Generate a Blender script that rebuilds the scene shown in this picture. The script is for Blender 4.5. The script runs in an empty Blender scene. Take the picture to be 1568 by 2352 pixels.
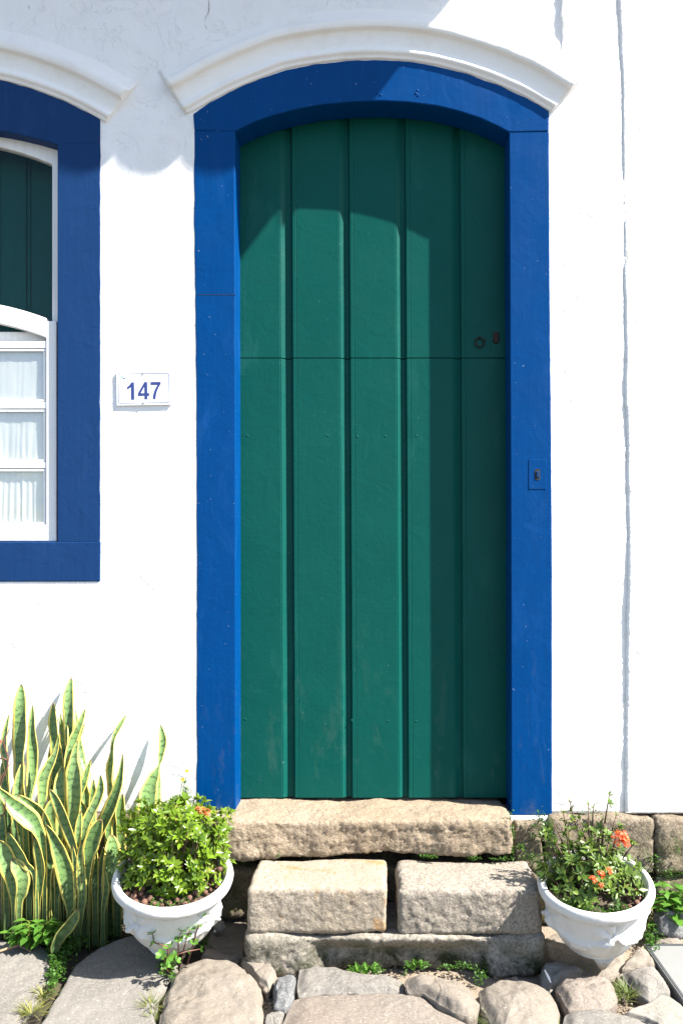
import bpy, bmesh, math, random
from mathutils import Vector, Matrix, noise
R = math.radians
random.seed(7)
sc = bpy.context.scene
col = sc.collection

# ------------------------------------------------------------------ camera
D = 2.90; F = 1812.5; CX = 869.0; CY = 1300.0; EYE = 1.28   # measured on a 1568 x 2352 copy
cam_d = bpy.data.cameras.new("camera"); cam = bpy.data.objects.new("camera", cam_d); col.objects.link(cam)
cam.location = (0, -D, EYE); cam.rotation_euler = (R(90), 0, 0)
cam_d.sensor_fit = 'VERTICAL'; cam_d.sensor_height = 36; cam_d.sensor_width = 24
cam_d.lens = F / 2352 * 36
cam_d.shift_x = (784 - CX) / 2352; cam_d.shift_y = (CY - 1176) / 2352
cam_d.clip_start = 0.05; cam_d.clip_end = 500
sc.camera = cam

# ------------------------------------------------------------------ light
SUN = Vector((0.285, -0.108, 0.336)).normalized()
elev = math.asin(SUN.z); azim = math.atan2(SUN.x, SUN.y)
w = bpy.data.worlds.new("World"); sc.world = w; w.use_nodes = True
wn = w.node_tree.nodes; wl = w.node_tree.links
sky = wn.new('ShaderNodeTexSky'); sky.sky_type = 'NISHITA'; sky.sun_disc = False
sky.sun_elevation = elev; sky.sun_rotation = azim; sky.air_density = 1.0; sky.dust_density = 0.8
bg = wn['Background']; bg.inputs['Strength'].default_value = 0.083
wl.new(sky.outputs[0], bg.inputs[0])
sl = bpy.data.lights.new("sun", 'SUN'); sl.energy = 5.0; sl.angle = R(0.53); sl.color = (1.0, 0.955, 0.88)
so = bpy.data.objects.new("sun", sl); col.objects.link(so)
so.rotation_euler = SUN.to_track_quat('Z', 'Y').to_euler(); so.location = (3, -3, 5)
sc.view_settings.view_transform = 'Standard'; sc.view_settings.look = 'None'
sc.view_settings.gamma = 1; sc.view_settings.use_curve_mapping = False
sc.view_settings.exposure = 1.76

# ------------------------------------------------------------------ helpers
def W(px, py, y=0.0):
    s = (D + y) / F
    return Vector(((px - CX) * s, y, EYE + (CY - py) * s))
def G(px, py, z=0.0):
    d = F * (EYE - z) / (py - CY)
    return Vector(((px - CX) * d / F, d - D, z))
def fbm(p, o=4): return noise.fractal(p, 1.0, 2.0, o, noise_basis='PERLIN_ORIGINAL')
def smooth(a, b, t):
    t = max(0, min(1, (t - a) / (b - a))); return t * t * (3 - 2 * t)
def lerp(a, b, t): return a + (b - a) * t
def interp(pts, x):
    if x <= pts[0][0]: return pts[0][1]
    for (a, b), (c, d) in zip(pts, pts[1:]):
        if x <= c: return b + (d - b) * (x - a) / (c - a)
    return pts[-1][1]

def obj(name, verts, faces, mat=None, parent=None, smooth_=False, uv=None, colr=None, mats=None, fm=None):
    me = bpy.data.meshes.new(name)
    me.from_pydata([tuple(v) for v in verts], [], faces); me.update()
    o = bpy.data.objects.new(name, me); col.objects.link(o)
    if mats:
        for m in mats: me.materials.append(m)
        if fm: me.polygons.foreach_set('material_index', fm)
    elif mat: me.materials.append(mat)
    if parent: o.parent = parent
    if smooth_: me.polygons.foreach_set('use_smooth', [True] * len(me.polygons))
    if uv:
        l = me.uv_layers.new(name='UVMap')
        for lp in me.loops: l.data[lp.index].uv = uv[lp.vertex_index]
    if colr:
        a = me.color_attributes.new('var', 'FLOAT_COLOR', 'POINT')
        for i, c in enumerate(colr): a.data[i].color = (c[0], c[1], c[2], 1)
    return o
def tag(o, label=None, cat=None, group=None, kind=None):
    if label: o['label'] = label
    if cat: o['category'] = cat
    if group: o['group'] = group
    if kind: o['kind'] = kind
    return o
def empty(name, loc=(0, 0, 0)):
    o = bpy.data.objects.new(name, None); col.objects.link(o); o.location = loc; o.empty_display_size = .05
    return o
def child_of(parent, *os):
    """parts are modelled in world space; keep them there under an Empty with an offset"""
    for o in os:
        o.parent = parent
        o.matrix_parent_inverse = Matrix.Translation(-parent.location)
def bevel(o, w_=0.003, seg=2, ang=35):
    m = o.modifiers.new('bevel', 'BEVEL'); m.width = w_; m.segments = seg; m.limit_method = 'ANGLE'; m.angle_limit = R(ang)
    return o

class MB:
    def __init__(s): s.v = []; s.f = []; s.uv = []; s.c = []
    def add(s, vs, fs, uv=None, c=None):
        b = len(s.v); s.v += [Vector(v) for v in vs]; s.f += [tuple(i + b for i in f) for f in fs]
        s.uv += uv if uv else [(0, 0)] * len(vs)
        s.c += [c or (.5, .5, .5)] * len(vs)
    def box(s, a, b):
        x0, y0, z0 = a; x1, y1, z1 = b
        s.add([(x0,y0,z0),(x1,y0,z0),(x1,y1,z0),(x0,y1,z0),(x0,y0,z1),(x1,y0,z1),(x1,y1,z1),(x0,y1,z1)],
              [(0,3,2,1),(4,5,6,7),(0,1,5,4),(1,2,6,5),(2,3,7,6),(3,0,4,7)])
    def tube(s, pts, rad, n=6, c=None):
        pts = [Vector(p) for p in pts]; m = len(pts)
        if not hasattr(rad, '__len__'): rad = [rad] * m
        vs = []; up = Vector((.3, .2, 1)).normalized()
        for i, p in enumerate(pts):
            t = (pts[min(i + 1, m - 1)] - pts[max(i - 1, 0)]).normalized()
            a = t.cross(up)
            if a.length < 1e-3: a = t.cross(Vector((1, 0, 0)))
            a.normalize(); b = t.cross(a)
            for k in range(n):
                q = 2 * math.pi * k / n
                vs.append(p + (a * math.cos(q) + b * math.sin(q)) * rad[i])
        fs = [(i*n+k, i*n+(k+1)%n, (i+1)*n+(k+1)%n, (i+1)*n+k) for i in range(m-1) for k in range(n)]
        fs += [tuple(range(n-1, -1, -1)), tuple((m-1)*n+k for k in range(n))]
        s.add(vs, fs, c=c)
    def build(s, name, mat, parent=None, sm=False, uv=False, cl=False):
        return obj(name, s.v, s.f, mat, parent, sm, s.uv if uv else None, s.c if cl else None)

# ------------------------------------------------------------------ materials
def new_mat(name):
    m = bpy.data.materials.new(name); m.use_nodes = True
    nt = m.node_tree; b = nt.nodes['Principled BSDF']
    return m, nt, b
def N(nt, t, **kw):
    n = nt.nodes.new(t)
    for k, v in kw.items():
        if k in n.inputs: n.inputs[k].default_value = v
        else: setattr(n, k, v)
    return n
def ramp(nt, src, stops):
    r = nt.nodes.new('ShaderNodeValToRGB'); e = r.color_ramp.elements
    while len(e) < len(stops): e.new(0.5)
    for el, (p, c) in zip(e, stops):
        el.position = p; el.color = (*c, 1) if len(c) == 3 else c
    nt.links.new(src, r.inputs[0]); return r.outputs[0]
def coords(nt, scale=(1, 1, 1)):
    tc = nt.nodes.new('ShaderNodeTexCoord'); mp = nt.nodes.new('ShaderNodeMapping')
    mp.inputs['Scale'].default_value = scale
    nt.links.new(tc.outputs['Object'], mp.inputs[0]); return mp.outputs[0]
def nz(nt, vec, scale, detail=6, rough=.55, dist=0):
    n = nt.nodes.new('ShaderNodeTexNoise'); n.inputs['Scale'].default_value = scale
    n.inputs['Detail'].default_value = detail; n.inputs['Roughness'].default_value = rough
    n.inputs['Distortion'].default_value = dist
    nt.links.new(vec, n.inputs['Vector']); return n.outputs['Fac']
def mixc(nt, fac, a, b, bt='MIX'):
    m = nt.nodes.new('ShaderNodeMix'); m.data_type = 'RGBA'; m.blend_type = bt
    for i, s in ((6, a), (7, b)):
        if isinstance(s, tuple): m.inputs[i].default_value = (*s, 1)
        else: nt.links.new(s, m.inputs[i])
    if isinstance(fac, (int, float)): m.inputs[0].default_value = fac
    else: nt.links.new(fac, m.inputs[0])
    return m.outputs[2]
def bump(nt, b, heights):
    prev = None
    for h, st, dist in heights:
        n = nt.nodes.new('ShaderNodeBump'); n.inputs['Strength'].default_value = st; n.inputs['Distance'].default_value = dist
        nt.links.new(h, n.inputs['Height'])
        if prev: nt.links.new(prev, n.inputs['Normal'])
        prev = n.outputs[0]
    nt.links.new(prev, b.inputs['Normal'])

def m_plaster(name, base=(.80, .80, .795), dirt=(.62, .56, .46), amt=.25, base_dirt=True, layers=1.0):
    m, nt, b = new_mat(name); v = coords(nt)
    d = ramp(nt, nz(nt, v, 3.5, 8, .7), [(.52, (0, 0, 0)), (.78, (amt, amt, amt))])
    c = mixc(nt, d, base, dirt)
    sp = ramp(nt, nz(nt, v, 60, 3, .6), [(.70, (0, 0, 0)), (.76, (.35, .35, .35))])
    c = mixc(nt, sp, c, (.55, .53, .5))
    nt.links.new(c, b.inputs['Base Color']); b.inputs['Roughness'].default_value = .75
    b.inputs['Specular IOR Level'].default_value = .2
    lay = ramp(nt, nz(nt, v, 4.5, 8, .62, .7), [(.44, (0,)*3), (.452, (.5,)*3), (.56, (.55,)*3), (.572, (1,)*3)])
    pit = ramp(nt, nz(nt, v, 55, 3, .6), [(.30, (0,)*3), (.36, (1,)*3)])
    z_ = nt.nodes.new('ShaderNodeSeparateXYZ'); nt.links.new(v, z_.inputs[0])
    mz = N(nt, 'ShaderNodeMapRange'); mz.inputs['From Min'].default_value = .38; mz.inputs['From Max'].default_value = .62
    mz.inputs['To Min'].default_value = .55; mz.inputs['To Max'].default_value = 0
    nt.links.new(z_.outputs['Z'], mz.inputs['Value'])
    mm = N(nt, 'ShaderNodeMath', operation='MULTIPLY'); nt.links.new(mz.outputs[0], mm.inputs[0])
    nt.links.new(ramp(nt, nz(nt, v, 14, 7, .7), [(.42, (0,)*3), (.7, (1,)*3)]), mm.inputs[1])
    if base_dirt: c = mixc(nt, mm.outputs[0], c, (.40, .34, .25)); nt.links.new(c, b.inputs['Base Color'])
    bump(nt, b, [(lay, .75 * layers, .0028), (pit, .4 * layers, .0013), (nz(nt, v, 6, 3, .5, .4), 1.0, .012 * (.35 + .65 * layers)), (nz(nt, v, 45, 5, .6), .5, .0022), (nz(nt, coords(nt, (1, 1, .2)), 130, 3), .4, .001)])
    return m
def m_paint(name, c1, c2, rough=.38, grain=(60, 60, 4), scuff=(.3, .38, .45), b1=.3, chips=.66, grain_dark=.35, smear=.5, foot=(.12, .13, .12)):
    m, nt, b = new_mat(name); v = coords(nt); g = coords(nt, grain)
    c = mixc(nt, nz(nt, v, 4, 6, .6), c1, c2)
    c = mixc(nt, ramp(nt, nz(nt, g, 1.2, 5, .6), [(.35, (0,)*3), (.75, (grain_dark,)*3)]), c, tuple(x * .72 for x in c1))
    sm = ramp(nt, nz(nt, coords(nt, (1, 1, .3)), 6, 7, .7, .6), [(.56, (0,)*3), (.74, (smear,)*3)])
    c = mixc(nt, sm, c, tuple(x * 1.25 + .012 for x in c2))
    c = mixc(nt, ramp(nt, nz(nt, v, 95, 2, .5), [(chips + .09, (0,)*3), (chips + .12, (.55,)*3)]), c, scuff)
    nt.links.new(c, b.inputs['Base Color'])
    zs_ = nt.nodes.new('ShaderNodeSeparateXYZ'); nt.links.new(v, zs_.inputs[0])
    mz = N(nt, 'ShaderNodeMapRange'); mz.inputs['From Min'].default_value = .38; mz.inputs['From Max'].default_value = 1.15
    mz.inputs['To Min'].default_value = .38; mz.inputs['To Max'].default_value = 0; nt.links.new(zs_.outputs['Z'], mz.inputs['Value'])
    mf = N(nt, 'ShaderNodeMath', operation='MULTIPLY'); nt.links.new(mz.outputs[0], mf.inputs[0])
    nt.links.new(ramp(nt, nz(nt, coords(nt, (1, 1, .32)), 15, 8, .75, .5), [(.55, (0,)*3), (.72, (.8,)*3)]), mf.inputs[1])
    c = mixc(nt, mf.outputs[0], c, foot); nt.links.new(c, b.inputs['Base Color'])
    r = ramp(nt, nz(nt, v, 7, 5), [(.3, (rough - .06,)*3), (.7, (rough + .12,)*3)])
    nt.links.new(r, b.inputs['Roughness'])
    b.inputs['Specular IOR Level'].default_value = .08
    bump(nt, b, [(nz(nt, g, 1.5, 5, .65), b1, .0012), (nz(nt, v, 9, 6, .65, .8), .5, .004), (nz(nt, v, 34, 5, .6, .6), .3, .0014), (nz(nt, v, 240, 2), .12, .0004)])
    return m
def m_stone(name, c1, c2, c3, sc_=14, bmp=.8, fine=120, stain=None, moss=None, bd=.012, k=.53):
    c1, c2, c3 = [tuple(x * k for x in c) for c in (c1, c2, c3)]
    if stain: stain = tuple(x * k for x in stain)
    m, nt, b = new_mat(name); v = coords(nt)
    big = nz(nt, v, sc_ * .35, 6, .6)
    c = mixc(nt, ramp(nt, big, [(.35, (0,)*3), (.65, (1,)*3)]), c1, c2)
    sp = ramp(nt, nz(nt, v, fine, 4, .7), [(.42, (0,)*3), (.62, (1,)*3)])
    c = mixc(nt, sp, c, c3)
    dk = ramp(nt, nz(nt, v, fine * 1.7, 3, .6), [(.60, (0,)*3), (.68, (.75,)*3)])
    c = mixc(nt, dk, c, tuple(x * .33 for x in c1))
    wh = ramp(nt, nz(nt, v, fine * 1.15, 2, .5), [(.64, (0,)*3), (.7, (.55,)*3)])
    c = mixc(nt, wh, c, (.40, .375, .34))
    if stain:
        s_ = ramp(nt, nz(nt, v, 7, 5, .65, .8), [(.55, (0,)*3), (.68, (.8,)*3)])
        c = mixc(nt, s_, c, stain)
    if moss:
        geo = nt.nodes.new('ShaderNodeSeparateXYZ'); nt.links.new(v, geo.inputs[0])
        mr = N(nt, 'ShaderNodeMapRange'); mr.inputs['From Min'].default_value = moss[1]; mr.inputs['From Max'].default_value = moss[2]
        mr.inputs['To Min'].default_value = 1; mr.inputs['To Max'].default_value = 0
        nt.links.new(geo.outputs['Z'], mr.inputs['Value'])
        mm = N(nt, 'ShaderNodeMath', operation='MULTIPLY')
        nt.links.new(mr.outputs[0], mm.inputs[0])
        nt.links.new(ramp(nt, nz(nt, v, 11, 6, .65, .5), [(.40, (0,)*3), (.60, (1,)*3)]), mm.inputs[1])
        c = mixc(nt, mm.outputs[0], c, moss[0])
    nt.links.new(c, b.inputs['Base Color']); b.inputs['Roughness'].default_value = .88
    b.inputs['Specular IOR Level'].default_value = .25
    bump(nt, b, [(nz(nt, v, sc_ * 3, 7, .68), bmp, bd), (nz(nt, v, fine, 5, .7), bmp * .6, bd * .22)])
    return m
def m_plain(name, c, rough=.6, metal=0, var=.2, sc_=30, bmp=.1):
    m, nt, b = new_mat(name); v = coords(nt)
    cc = mixc(nt, nz(nt, v, sc_, 5), tuple(x * (1 - var) for x in c), tuple(min(1, x * (1 + var)) for x in c))
    nt.links.new(cc, b.inputs['Base Color']); b.inputs['Roughness'].default_value = rough; b.inputs['Metallic'].default_value = metal
    if bmp: bump(nt, b, [(nz(nt, v, sc_ * 4, 4), bmp, .002)])
    return m
def m_leaf(name, dark, light, rough=.35, trans=.25, vein=True):
    m, nt, b = new_mat(name)
    at = nt.nodes.new('ShaderNodeVertexColor'); at.layer_name = 'var'
    sp = nt.nodes.new('ShaderNodeSeparateColor'); nt.links.new(at.outputs[0], sp.inputs[0])
    c = mixc(nt, sp.outputs[0], dark, light)
    c = mixc(nt, sp.outputs[1], c, (.34, .27, .06))
    nt.links.new(c, b.inputs['Base Color']); b.inputs['Roughness'].default_value = rough
    b.inputs['Specular IOR Level'].default_value = .35
    tr = nt.nodes.new('ShaderNodeBsdfTranslucent')
    nt.links.new(mixc(nt, .5, c, tuple(min(1, x * 2.2) for x in light)), tr.inputs[0])
    mx = nt.nodes.new('ShaderNodeMixShader'); mx.inputs[0].default_value = trans
    out = nt.nodes['Material Output']
    nt.links.new(b.outputs[0], mx.inputs[1]); nt.links.new(tr.outputs[0], mx.inputs[2]); nt.links.new(mx.outputs[0], out.inputs[0])
    return m
def m_snake():
    m, nt, b = new_mat('snake_plant_leaf')
    uvn = nt.nodes.new('ShaderNodeUVMap'); sp = nt.nodes.new('ShaderNodeSeparateXYZ'); nt.links.new(uvn.outputs[0], sp.inputs[0])
    at = nt.nodes.new('ShaderNodeVertexColor'); at.layer_name = 'var'
    s2 = nt.nodes.new('ShaderNodeSeparateColor'); nt.links.new(at.outputs[0], s2.inputs[0])
    def math_(op, a, b_=None):
        n = nt.nodes.new('ShaderNodeMath'); n.operation = op
        for i, s in enumerate((a, b_)):
            if s is None: continue
            if isinstance(s, (int, float)): n.inputs[i].default_value = s
            else: nt.links.new(s, n.inputs[i])
        return n.outputs[0]
    cv = coords(nt)
    # u: -1..1 stored in uv.x ; v: metres along the leaf
    au = math_('ABSOLUTE', sp.outputs[0])
    wob = nz(nt, cv, 30, 3)
    edge = math_('ADD', au, math_('MULTIPLY', math_('SUBTRACT', wob, .5), .30))
    edge = math_('ADD', edge, math_('MULTIPLY', s2.outputs[1], .14))
    ye = ramp(nt, edge, [(.76, (0,)*3), (.82, (1,)*3)])
    band = math_('ADD', math_('MULTIPLY', sp.outputs[1], 230), math_('MULTIPLY', nz(nt, cv, 38, 5, .7), 16))
    bs = math_('SINE', band)
    bd = ramp(nt, bs, [(.35, (0,)*3), (.85, (.8,)*3)])
    br = ramp(nt, nz(nt, cv, 150, 3, .6), [(.40, (0,)*3), (.55, (1,)*3)])
    bd2 = math_('MULTIPLY', bd, br)
    g = mixc(nt, s2.outputs[0], (.030, .080, .022), (.24, .34, .155))
    g = mixc(nt, nz(nt, coords(nt, (1, 1, .2)), 60, 3), g, (.15, .27, .07))
    g = mixc(nt, bd2, g, (.018, .05, .02))
    yl = mixc(nt, nz(nt, cv, 16, 3), (.60, .47, .05), (.68, .58, .20))
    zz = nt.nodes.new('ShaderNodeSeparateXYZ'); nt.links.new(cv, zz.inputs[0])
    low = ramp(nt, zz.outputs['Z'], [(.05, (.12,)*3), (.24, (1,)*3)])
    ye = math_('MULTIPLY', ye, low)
    g = mixc(nt, low, (.030, .060, .022), g)  # leaf bases darkened near the ground: shade painted into the colour
    c = mixc(nt, ye, g, yl)
    tipm = math_('ADD', sp.outputs[1], math_('MULTIPLY', nz(nt, cv, 90, 3), .016))
    c = mixc(nt, ramp(nt, tipm, [(.012, (.9,)*3), (.022, (0,)*3)]), c, (.16, .10, .05))
    sc2 = ramp(nt, nz(nt, cv, 23, 5, .7), [(.66, (0,)*3), (.72, (.6,)*3)])
    c = mixc(nt, sc2, c, (.22, .17, .08))
    nt.links.new(c, b.inputs['Base Color']); b.inputs['Roughness'].default_value = .42
    b.inputs['Specular IOR Level'].default_value = .35
    bump(nt, b, [(nz(nt, coords(nt, (1, 1, .15)), 120, 3), .2, .001)])
    tr = nt.nodes.new('ShaderNodeBsdfTranslucent'); nt.links.new(c, tr.inputs[0])
    mx = nt.nodes.new('ShaderNodeMixShader'); mx.inputs[0].default_value = .12
    out = nt.nodes['Material Output']
    nt.links.new(b.outputs[0], mx.inputs[1]); nt.links.new(tr.outputs[0], mx.inputs[2]); nt.links.new(mx.outputs[0], out.inputs[0])
    return m

M = {}
M['plaster'] = m_plaster('white_plaster')
M['plaster_old'] = m_plaster('white_plaster_moulding', (.83, .82, .795), (.58, .50, .38), .4, False, 0.)
M['pot'] = m_plaster('white_painted_concrete', (.62, .61, .585), (.36, .30, .21), .9, False, 0.)
M['blue'] = m_paint('blue_gloss_paint', (.000, .042, .165), (.000, .050, .195), .36)
M['blue_win'] = m_paint('faded_blue_paint', (.008, .037, .122), (.010, .043, .138), .5, chips=.72)
M['green'] = m_paint('green_gloss_paint', (.0020, .060, .050), (.0045, .078, .064), .34, scuff=(.08, .20, .16), foot=(.10, .155, .125), b1=.14, grain_dark=.12, smear=.5)
M['white_paint'] = m_paint('white_gloss_paint', (.80, .80, .79), (.84, .84, .83), .4, scuff=(.6, .58, .52))
M['iron'] = m_plain('dark_iron', (.030, .018, .014), .55, .6)
M['steel'] = m_plain('steel', (.35, .33, .30), .4, .9)
M['dark'] = m_plain('dark_room', (.02, .02, .02), .9)
M['crack'] = m_plain('crack_dirt', (.16, .14, .12), .95, 0, .4)
M['tile'] = m_plain('clay_roof_tile', (.36, .17, .10), .9, 0, .35, 12, .4)
M['threshold'] = m_stone('rough_granite_tan', (.56, .44, .30), (.62, .51, .38), (.44, .33, .23), 10, 1.0, 110, bd=.014)
M['step_a'] = m_stone('granite_step_orange', (.54, .46, .35), (.68, .59, .47), (.44, .36, .27), 12, .8, 130, stain=(.56, .31, .11), bd=.011)
M['step_b'] = m_stone('granite_step_grey', (.48, .42, .34), (.62, .55, .45), (.33, .28, .23), 12, .85, 120, bd=.011)
M['step_base'] = m_stone('mossy_base_slab', (.52, .46, .37), (.62, .56, .47), (.33, .29, .24), 9, .9, 110, moss=((.022, .028, .010), .02, .115), bd=.012)
M['found'] = m_stone('foundation_stone', (.42, .33, .23), (.48, .40, .30), (.24, .19, .14), 10, 1.0, 100, moss=((.09, .09, .035), .02, .40), bd=.014)
M['pave_grey'] = m_stone('paving_stone_grey', (.29, .265, .235), (.39, .36, .32), (.42, .39, .35), 8, .8, 130, bd=.006, k=.46)
M['pave_tan'] = m_stone('paving_stone_tan', (.36, .295, .23), (.46, .40, .33), (.42, .37, .31), 9, .9, 130, bd=.008, k=.46)
M['pave_rose'] = m_stone('paving_stone_rose', (.38, .30, .24), (.33, .285, .24), (.46, .40, .345), 9, .8, 130, bd=.007, k=.46)
M['street'] = m_stone('street_stone', (.13, .12, .11), (.17, .16, .145), (.15, .14, .13), 8, .7, 130, bd=.006)  # unseen street kept dark so that less light bounces onto the door
M['rock_dark'] = m_stone('dark_grey_rock', (.16, .165, .17), (.24, .24, .24), (.33, .33, .33), 16, .8, 150, bd=.008)
M['pale'] = m_stone('pale_flat_stone', (.44, .41, .35), (.52, .49, .43), (.50, .47, .41), 8, .7, 120, bd=.006, k=.46)
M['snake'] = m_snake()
M['ixora'] = m_leaf('ixora_leaf', (.018, .060, .008), (.150, .255, .016), .25, .28)
M['ixora2'] = m_leaf('ixora_leaf_dusty', (.022, .065, .012), (.14, .23, .035), .35, .22)
M['weed'] = m_leaf('weed_leaf', (.03, .10, .012), (.11, .25, .03), .5, .3)
M['creeper'] = m_leaf('creeping_weed_leaf', (.015, .055, .007), (.07, .16, .02), .5, .25)
M['grass'] = m_leaf('grass_blade', (.035, .075, .015), (.13, .18, .05), .6, .2)
M['bark'] = m_plain('woody_stem', (.10, .065, .04), .85)
M['redstem'] = m_plain('reddish_stem', (.13, .055, .04), .6)
M['twig'] = m_plain('dry_twig', (.38, .25, .15), .85)
M['flower'] = m_plain('orange_flower', (.75, .10, .015), .5, 0, .25, 80, 0)
M['flower_old'] = m_plain('faded_flower', (.45, .12, .03), .6, 0, .3, 80, 0)
M['yellow'] = m_plain('yellow_flower', (.80, .68, .15), .5, 0, .15, 80, 0)
M['clay'] = m_plain('clay_pebble', (.125, .062, .042), .85, 0, .5, 25, .3)
def grime_pot():
    m = M['pot']; nt = m.node_tree; b = nt.nodes['Principled BSDF']; src = b.inputs['Base Color'].links[0].from_socket
    v = coords(nt); sx = nt.nodes.new('ShaderNodeSeparateXYZ'); nt.links.new(v, sx.inputs[0])
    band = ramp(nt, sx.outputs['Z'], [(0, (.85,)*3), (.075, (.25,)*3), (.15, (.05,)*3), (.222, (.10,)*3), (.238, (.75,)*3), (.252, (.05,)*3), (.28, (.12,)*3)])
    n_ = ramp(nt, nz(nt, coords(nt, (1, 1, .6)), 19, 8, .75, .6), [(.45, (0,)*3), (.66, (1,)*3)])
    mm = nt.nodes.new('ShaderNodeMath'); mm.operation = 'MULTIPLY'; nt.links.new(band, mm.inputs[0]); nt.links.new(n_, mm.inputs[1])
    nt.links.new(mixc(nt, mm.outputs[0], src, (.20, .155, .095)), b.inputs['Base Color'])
grime_pot()
M['soil'] = m_plain('soil', (.07, .05, .035), .95, 0, .4, 40, .6)
M['plate'] = m_plain('enamel_plate', (.84, .845, .86), .3, 0, .02, 10, 0)
M['navy'] = m_plain('navy_ink', (.025, .045, .19), .4, 0, .15, 150, 0)
M['greyink'] = m_plain('grey_ink', (.45, .48, .52), .5, 0, .05, 30, 0)
M['greenink'] = m_plain('green_ink', (.10, .45, .28), .5, 0, .05, 30, 0)
M['paleink'] = m_plain('pale_ink', (.66, .70, .78), .5, 0, .05, 30, 0)
M['redink'] = m_plain('pale_red_ink', (.80, .50, .48), .5, 0, .05, 30, 0)
M['cover'] = m_plain('galvanised_cover', (.20, .20, .197), .5, .0, .06, 14, .15)
M['cover_edge'] = m_plain('cover_edge_metal', (.18, .19, .20), .4, .6)
M['cloth'] = m_plain('white_curtain', (.80, .80, .78), .9, 0, .05, 20, 0)
M['paper'] = m_plain('white_paper', (.8, .79, .75), .7, 0, .05, 60, 0)

def m_glass(f0=.03, nm='window_glass'):
    m, nt, b = new_mat(nm)
    out = nt.nodes['Material Output']
    gl = nt.nodes.new('ShaderNodeBsdfGlossy'); gl.inputs['Roughness'].default_value = .03
    tr = nt.nodes.new('ShaderNodeBsdfTransparent'); tr.inputs[0].default_value = (.97, .98, .975, 1)
    lw = nt.nodes.new('ShaderNodeLayerWeight'); lw.inputs['Blend'].default_value = .5
    pw = nt.nodes.new('ShaderNodeMath'); pw.operation = 'POWER'; pw.inputs[1].default_value = 5; nt.links.new(lw.outputs['Facing'], pw.inputs[0])
    fr = nt.nodes.new('ShaderNodeMath'); fr.operation = 'MULTIPLY_ADD'; fr.inputs[1].default_value = 1 - f0; fr.inputs[2].default_value = f0
    nt.links.new(pw.outputs[0], fr.inputs[0])
    v = coords(nt)
    bp = nt.nodes.new('ShaderNodeBump'); bp.inputs['Strength'].default_value = .25; bp.inputs['Distance'].default_value = .01
    nt.links.new(nz(nt, v, 9, 3), bp.inputs['Height'])
    nt.links.new(bp.outputs[0], gl.inputs['Normal'])
    mx = nt.nodes.new('ShaderNodeMixShader')
    nt.links.new(fr.outputs[0], mx.inputs[0]); nt.links.new(tr.outputs[0], mx.inputs[1]); nt.links.new(gl.outputs[0], mx.inputs[2])
    nt.links.new(mx.outputs[0], out.inputs[0]); nt.nodes.remove(b)
    return m
M['glass'] = m_glass(.012); M['glass2'] = m_glass(.10, 'reflecting_window_glass')
def m_ground():
    m, nt, b = new_mat('sandy_ground'); v = coords(nt)
    sp = nt.nodes.new('ShaderNodeSeparateXYZ'); nt.links.new(v, sp.inputs[0])
    # darker humus in the planting strip to the left, pale sand beside it
    mr = N(nt, 'ShaderNodeMapRange'); mr.inputs['From Min'].default_value = -.52; mr.inputs['From Max'].default_value = -.40
    nt.links.new(sp.outputs['X'], mr.inputs['Value'])
    c1 = mixc(nt, nz(nt, v, 18, 6), (.03, .024, .017), (.07, .052, .035))
    c2 = mixc(nt, nz(nt, v, 25, 7, .7), (.17, .13, .09), (.36, .29, .22))
    c = mixc(nt, mr.outputs[0], c1, c2)
    far = N(nt, 'ShaderNodeMapRange'); far.inputs['From Min'].default_value = -1.0; far.inputs['From Max'].default_value = -.75
    nt.links.new(sp.outputs['Y'], far.inputs['Value'])
    c = mixc(nt, far.outputs[0], (.07, .062, .055), c)  # ground out of view darkened to cut the light bounced onto the facade
    nt.links.new(c, b.inputs['Base Color']); b.inputs['Roughness'].default_value = .95
    bump(nt, b, [(nz(nt, v, 60, 6, .7), .9, .01)])
    return m
M['ground'] = m_ground()

# ------------------------------------------------------------------ ground
def build_ground():
    vs = []; fs = []
    xs = [-60, -20, -8, -4] + [-2.2 + i * .04 for i in range(111)] + [4, 8, 20, 60]
    ys = [-60, -20, -8, -4] + [-2.0 + i * .04 for i in range(54)] + [3, 20, 60]
    for y in ys:
        for x in xs:
            fine = abs(x) < 2.2 and -2 < y < .1
            vs.append((x, y, (-.032 + .010 * fbm(Vector((x * 9, y * 9, 3)))) if fine else -.034))
    n = len(xs)
    for j in range(len(ys) - 1):
        for i in range(n - 1): fs.append((j*n+i, j*n+i+1, (j+1)*n+i+1, (j+1)*n+i))
    tag(obj('ground', vs, fs, M['ground'], smooth_=True), kind='structure')
build_ground()

# ------------------------------------------------------------------ outlines of the openings
LIN_TOP = [(444, 262), (480, 238), (520, 216), (580, 188), (650, 164), (720, 149), (800, 140), (870, 138), (940, 143), (1000, 152), (1070, 170), (1140, 195), (1200, 222), (1260, 255)]
LIN_BOT = [(447, 301), (540, 303), (575, 285), (620, 268), (680, 252), (740, 241), (805, 235), (870, 233), (935, 236), (1000, 244), (1050, 256), (1100, 272), (1140, 290), (1168, 305), (1259, 303)]
WCX = -132.0                                       # centre line of the window
def win_top(px): return 170.5 + .00079 * (px - WCX) ** 2          # outer edge of the blue lintel
def win_bot(px): return 290.5 + .00062 * (px - WCX) ** 2          # inner edge
def door_in(x, z):
    s = F / D; px = CX + x * s; py = CY - (z - EYE) * s
    return 490 < px < 1220 and py > interp([(443, 300), (540, 268), (620, 232), (740, 203), (870, 195), (1000, 205), (1100, 232), (1168, 266), (1260, 300)], px)
def win_in(x, z):
    s = F / D; px = CX + x * s; py = CY - (z - EYE) * s
    return WCX - 310 < px < WCX + 310 and 1290 > py > 230 + .0007 * (px - WCX) ** 2

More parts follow.
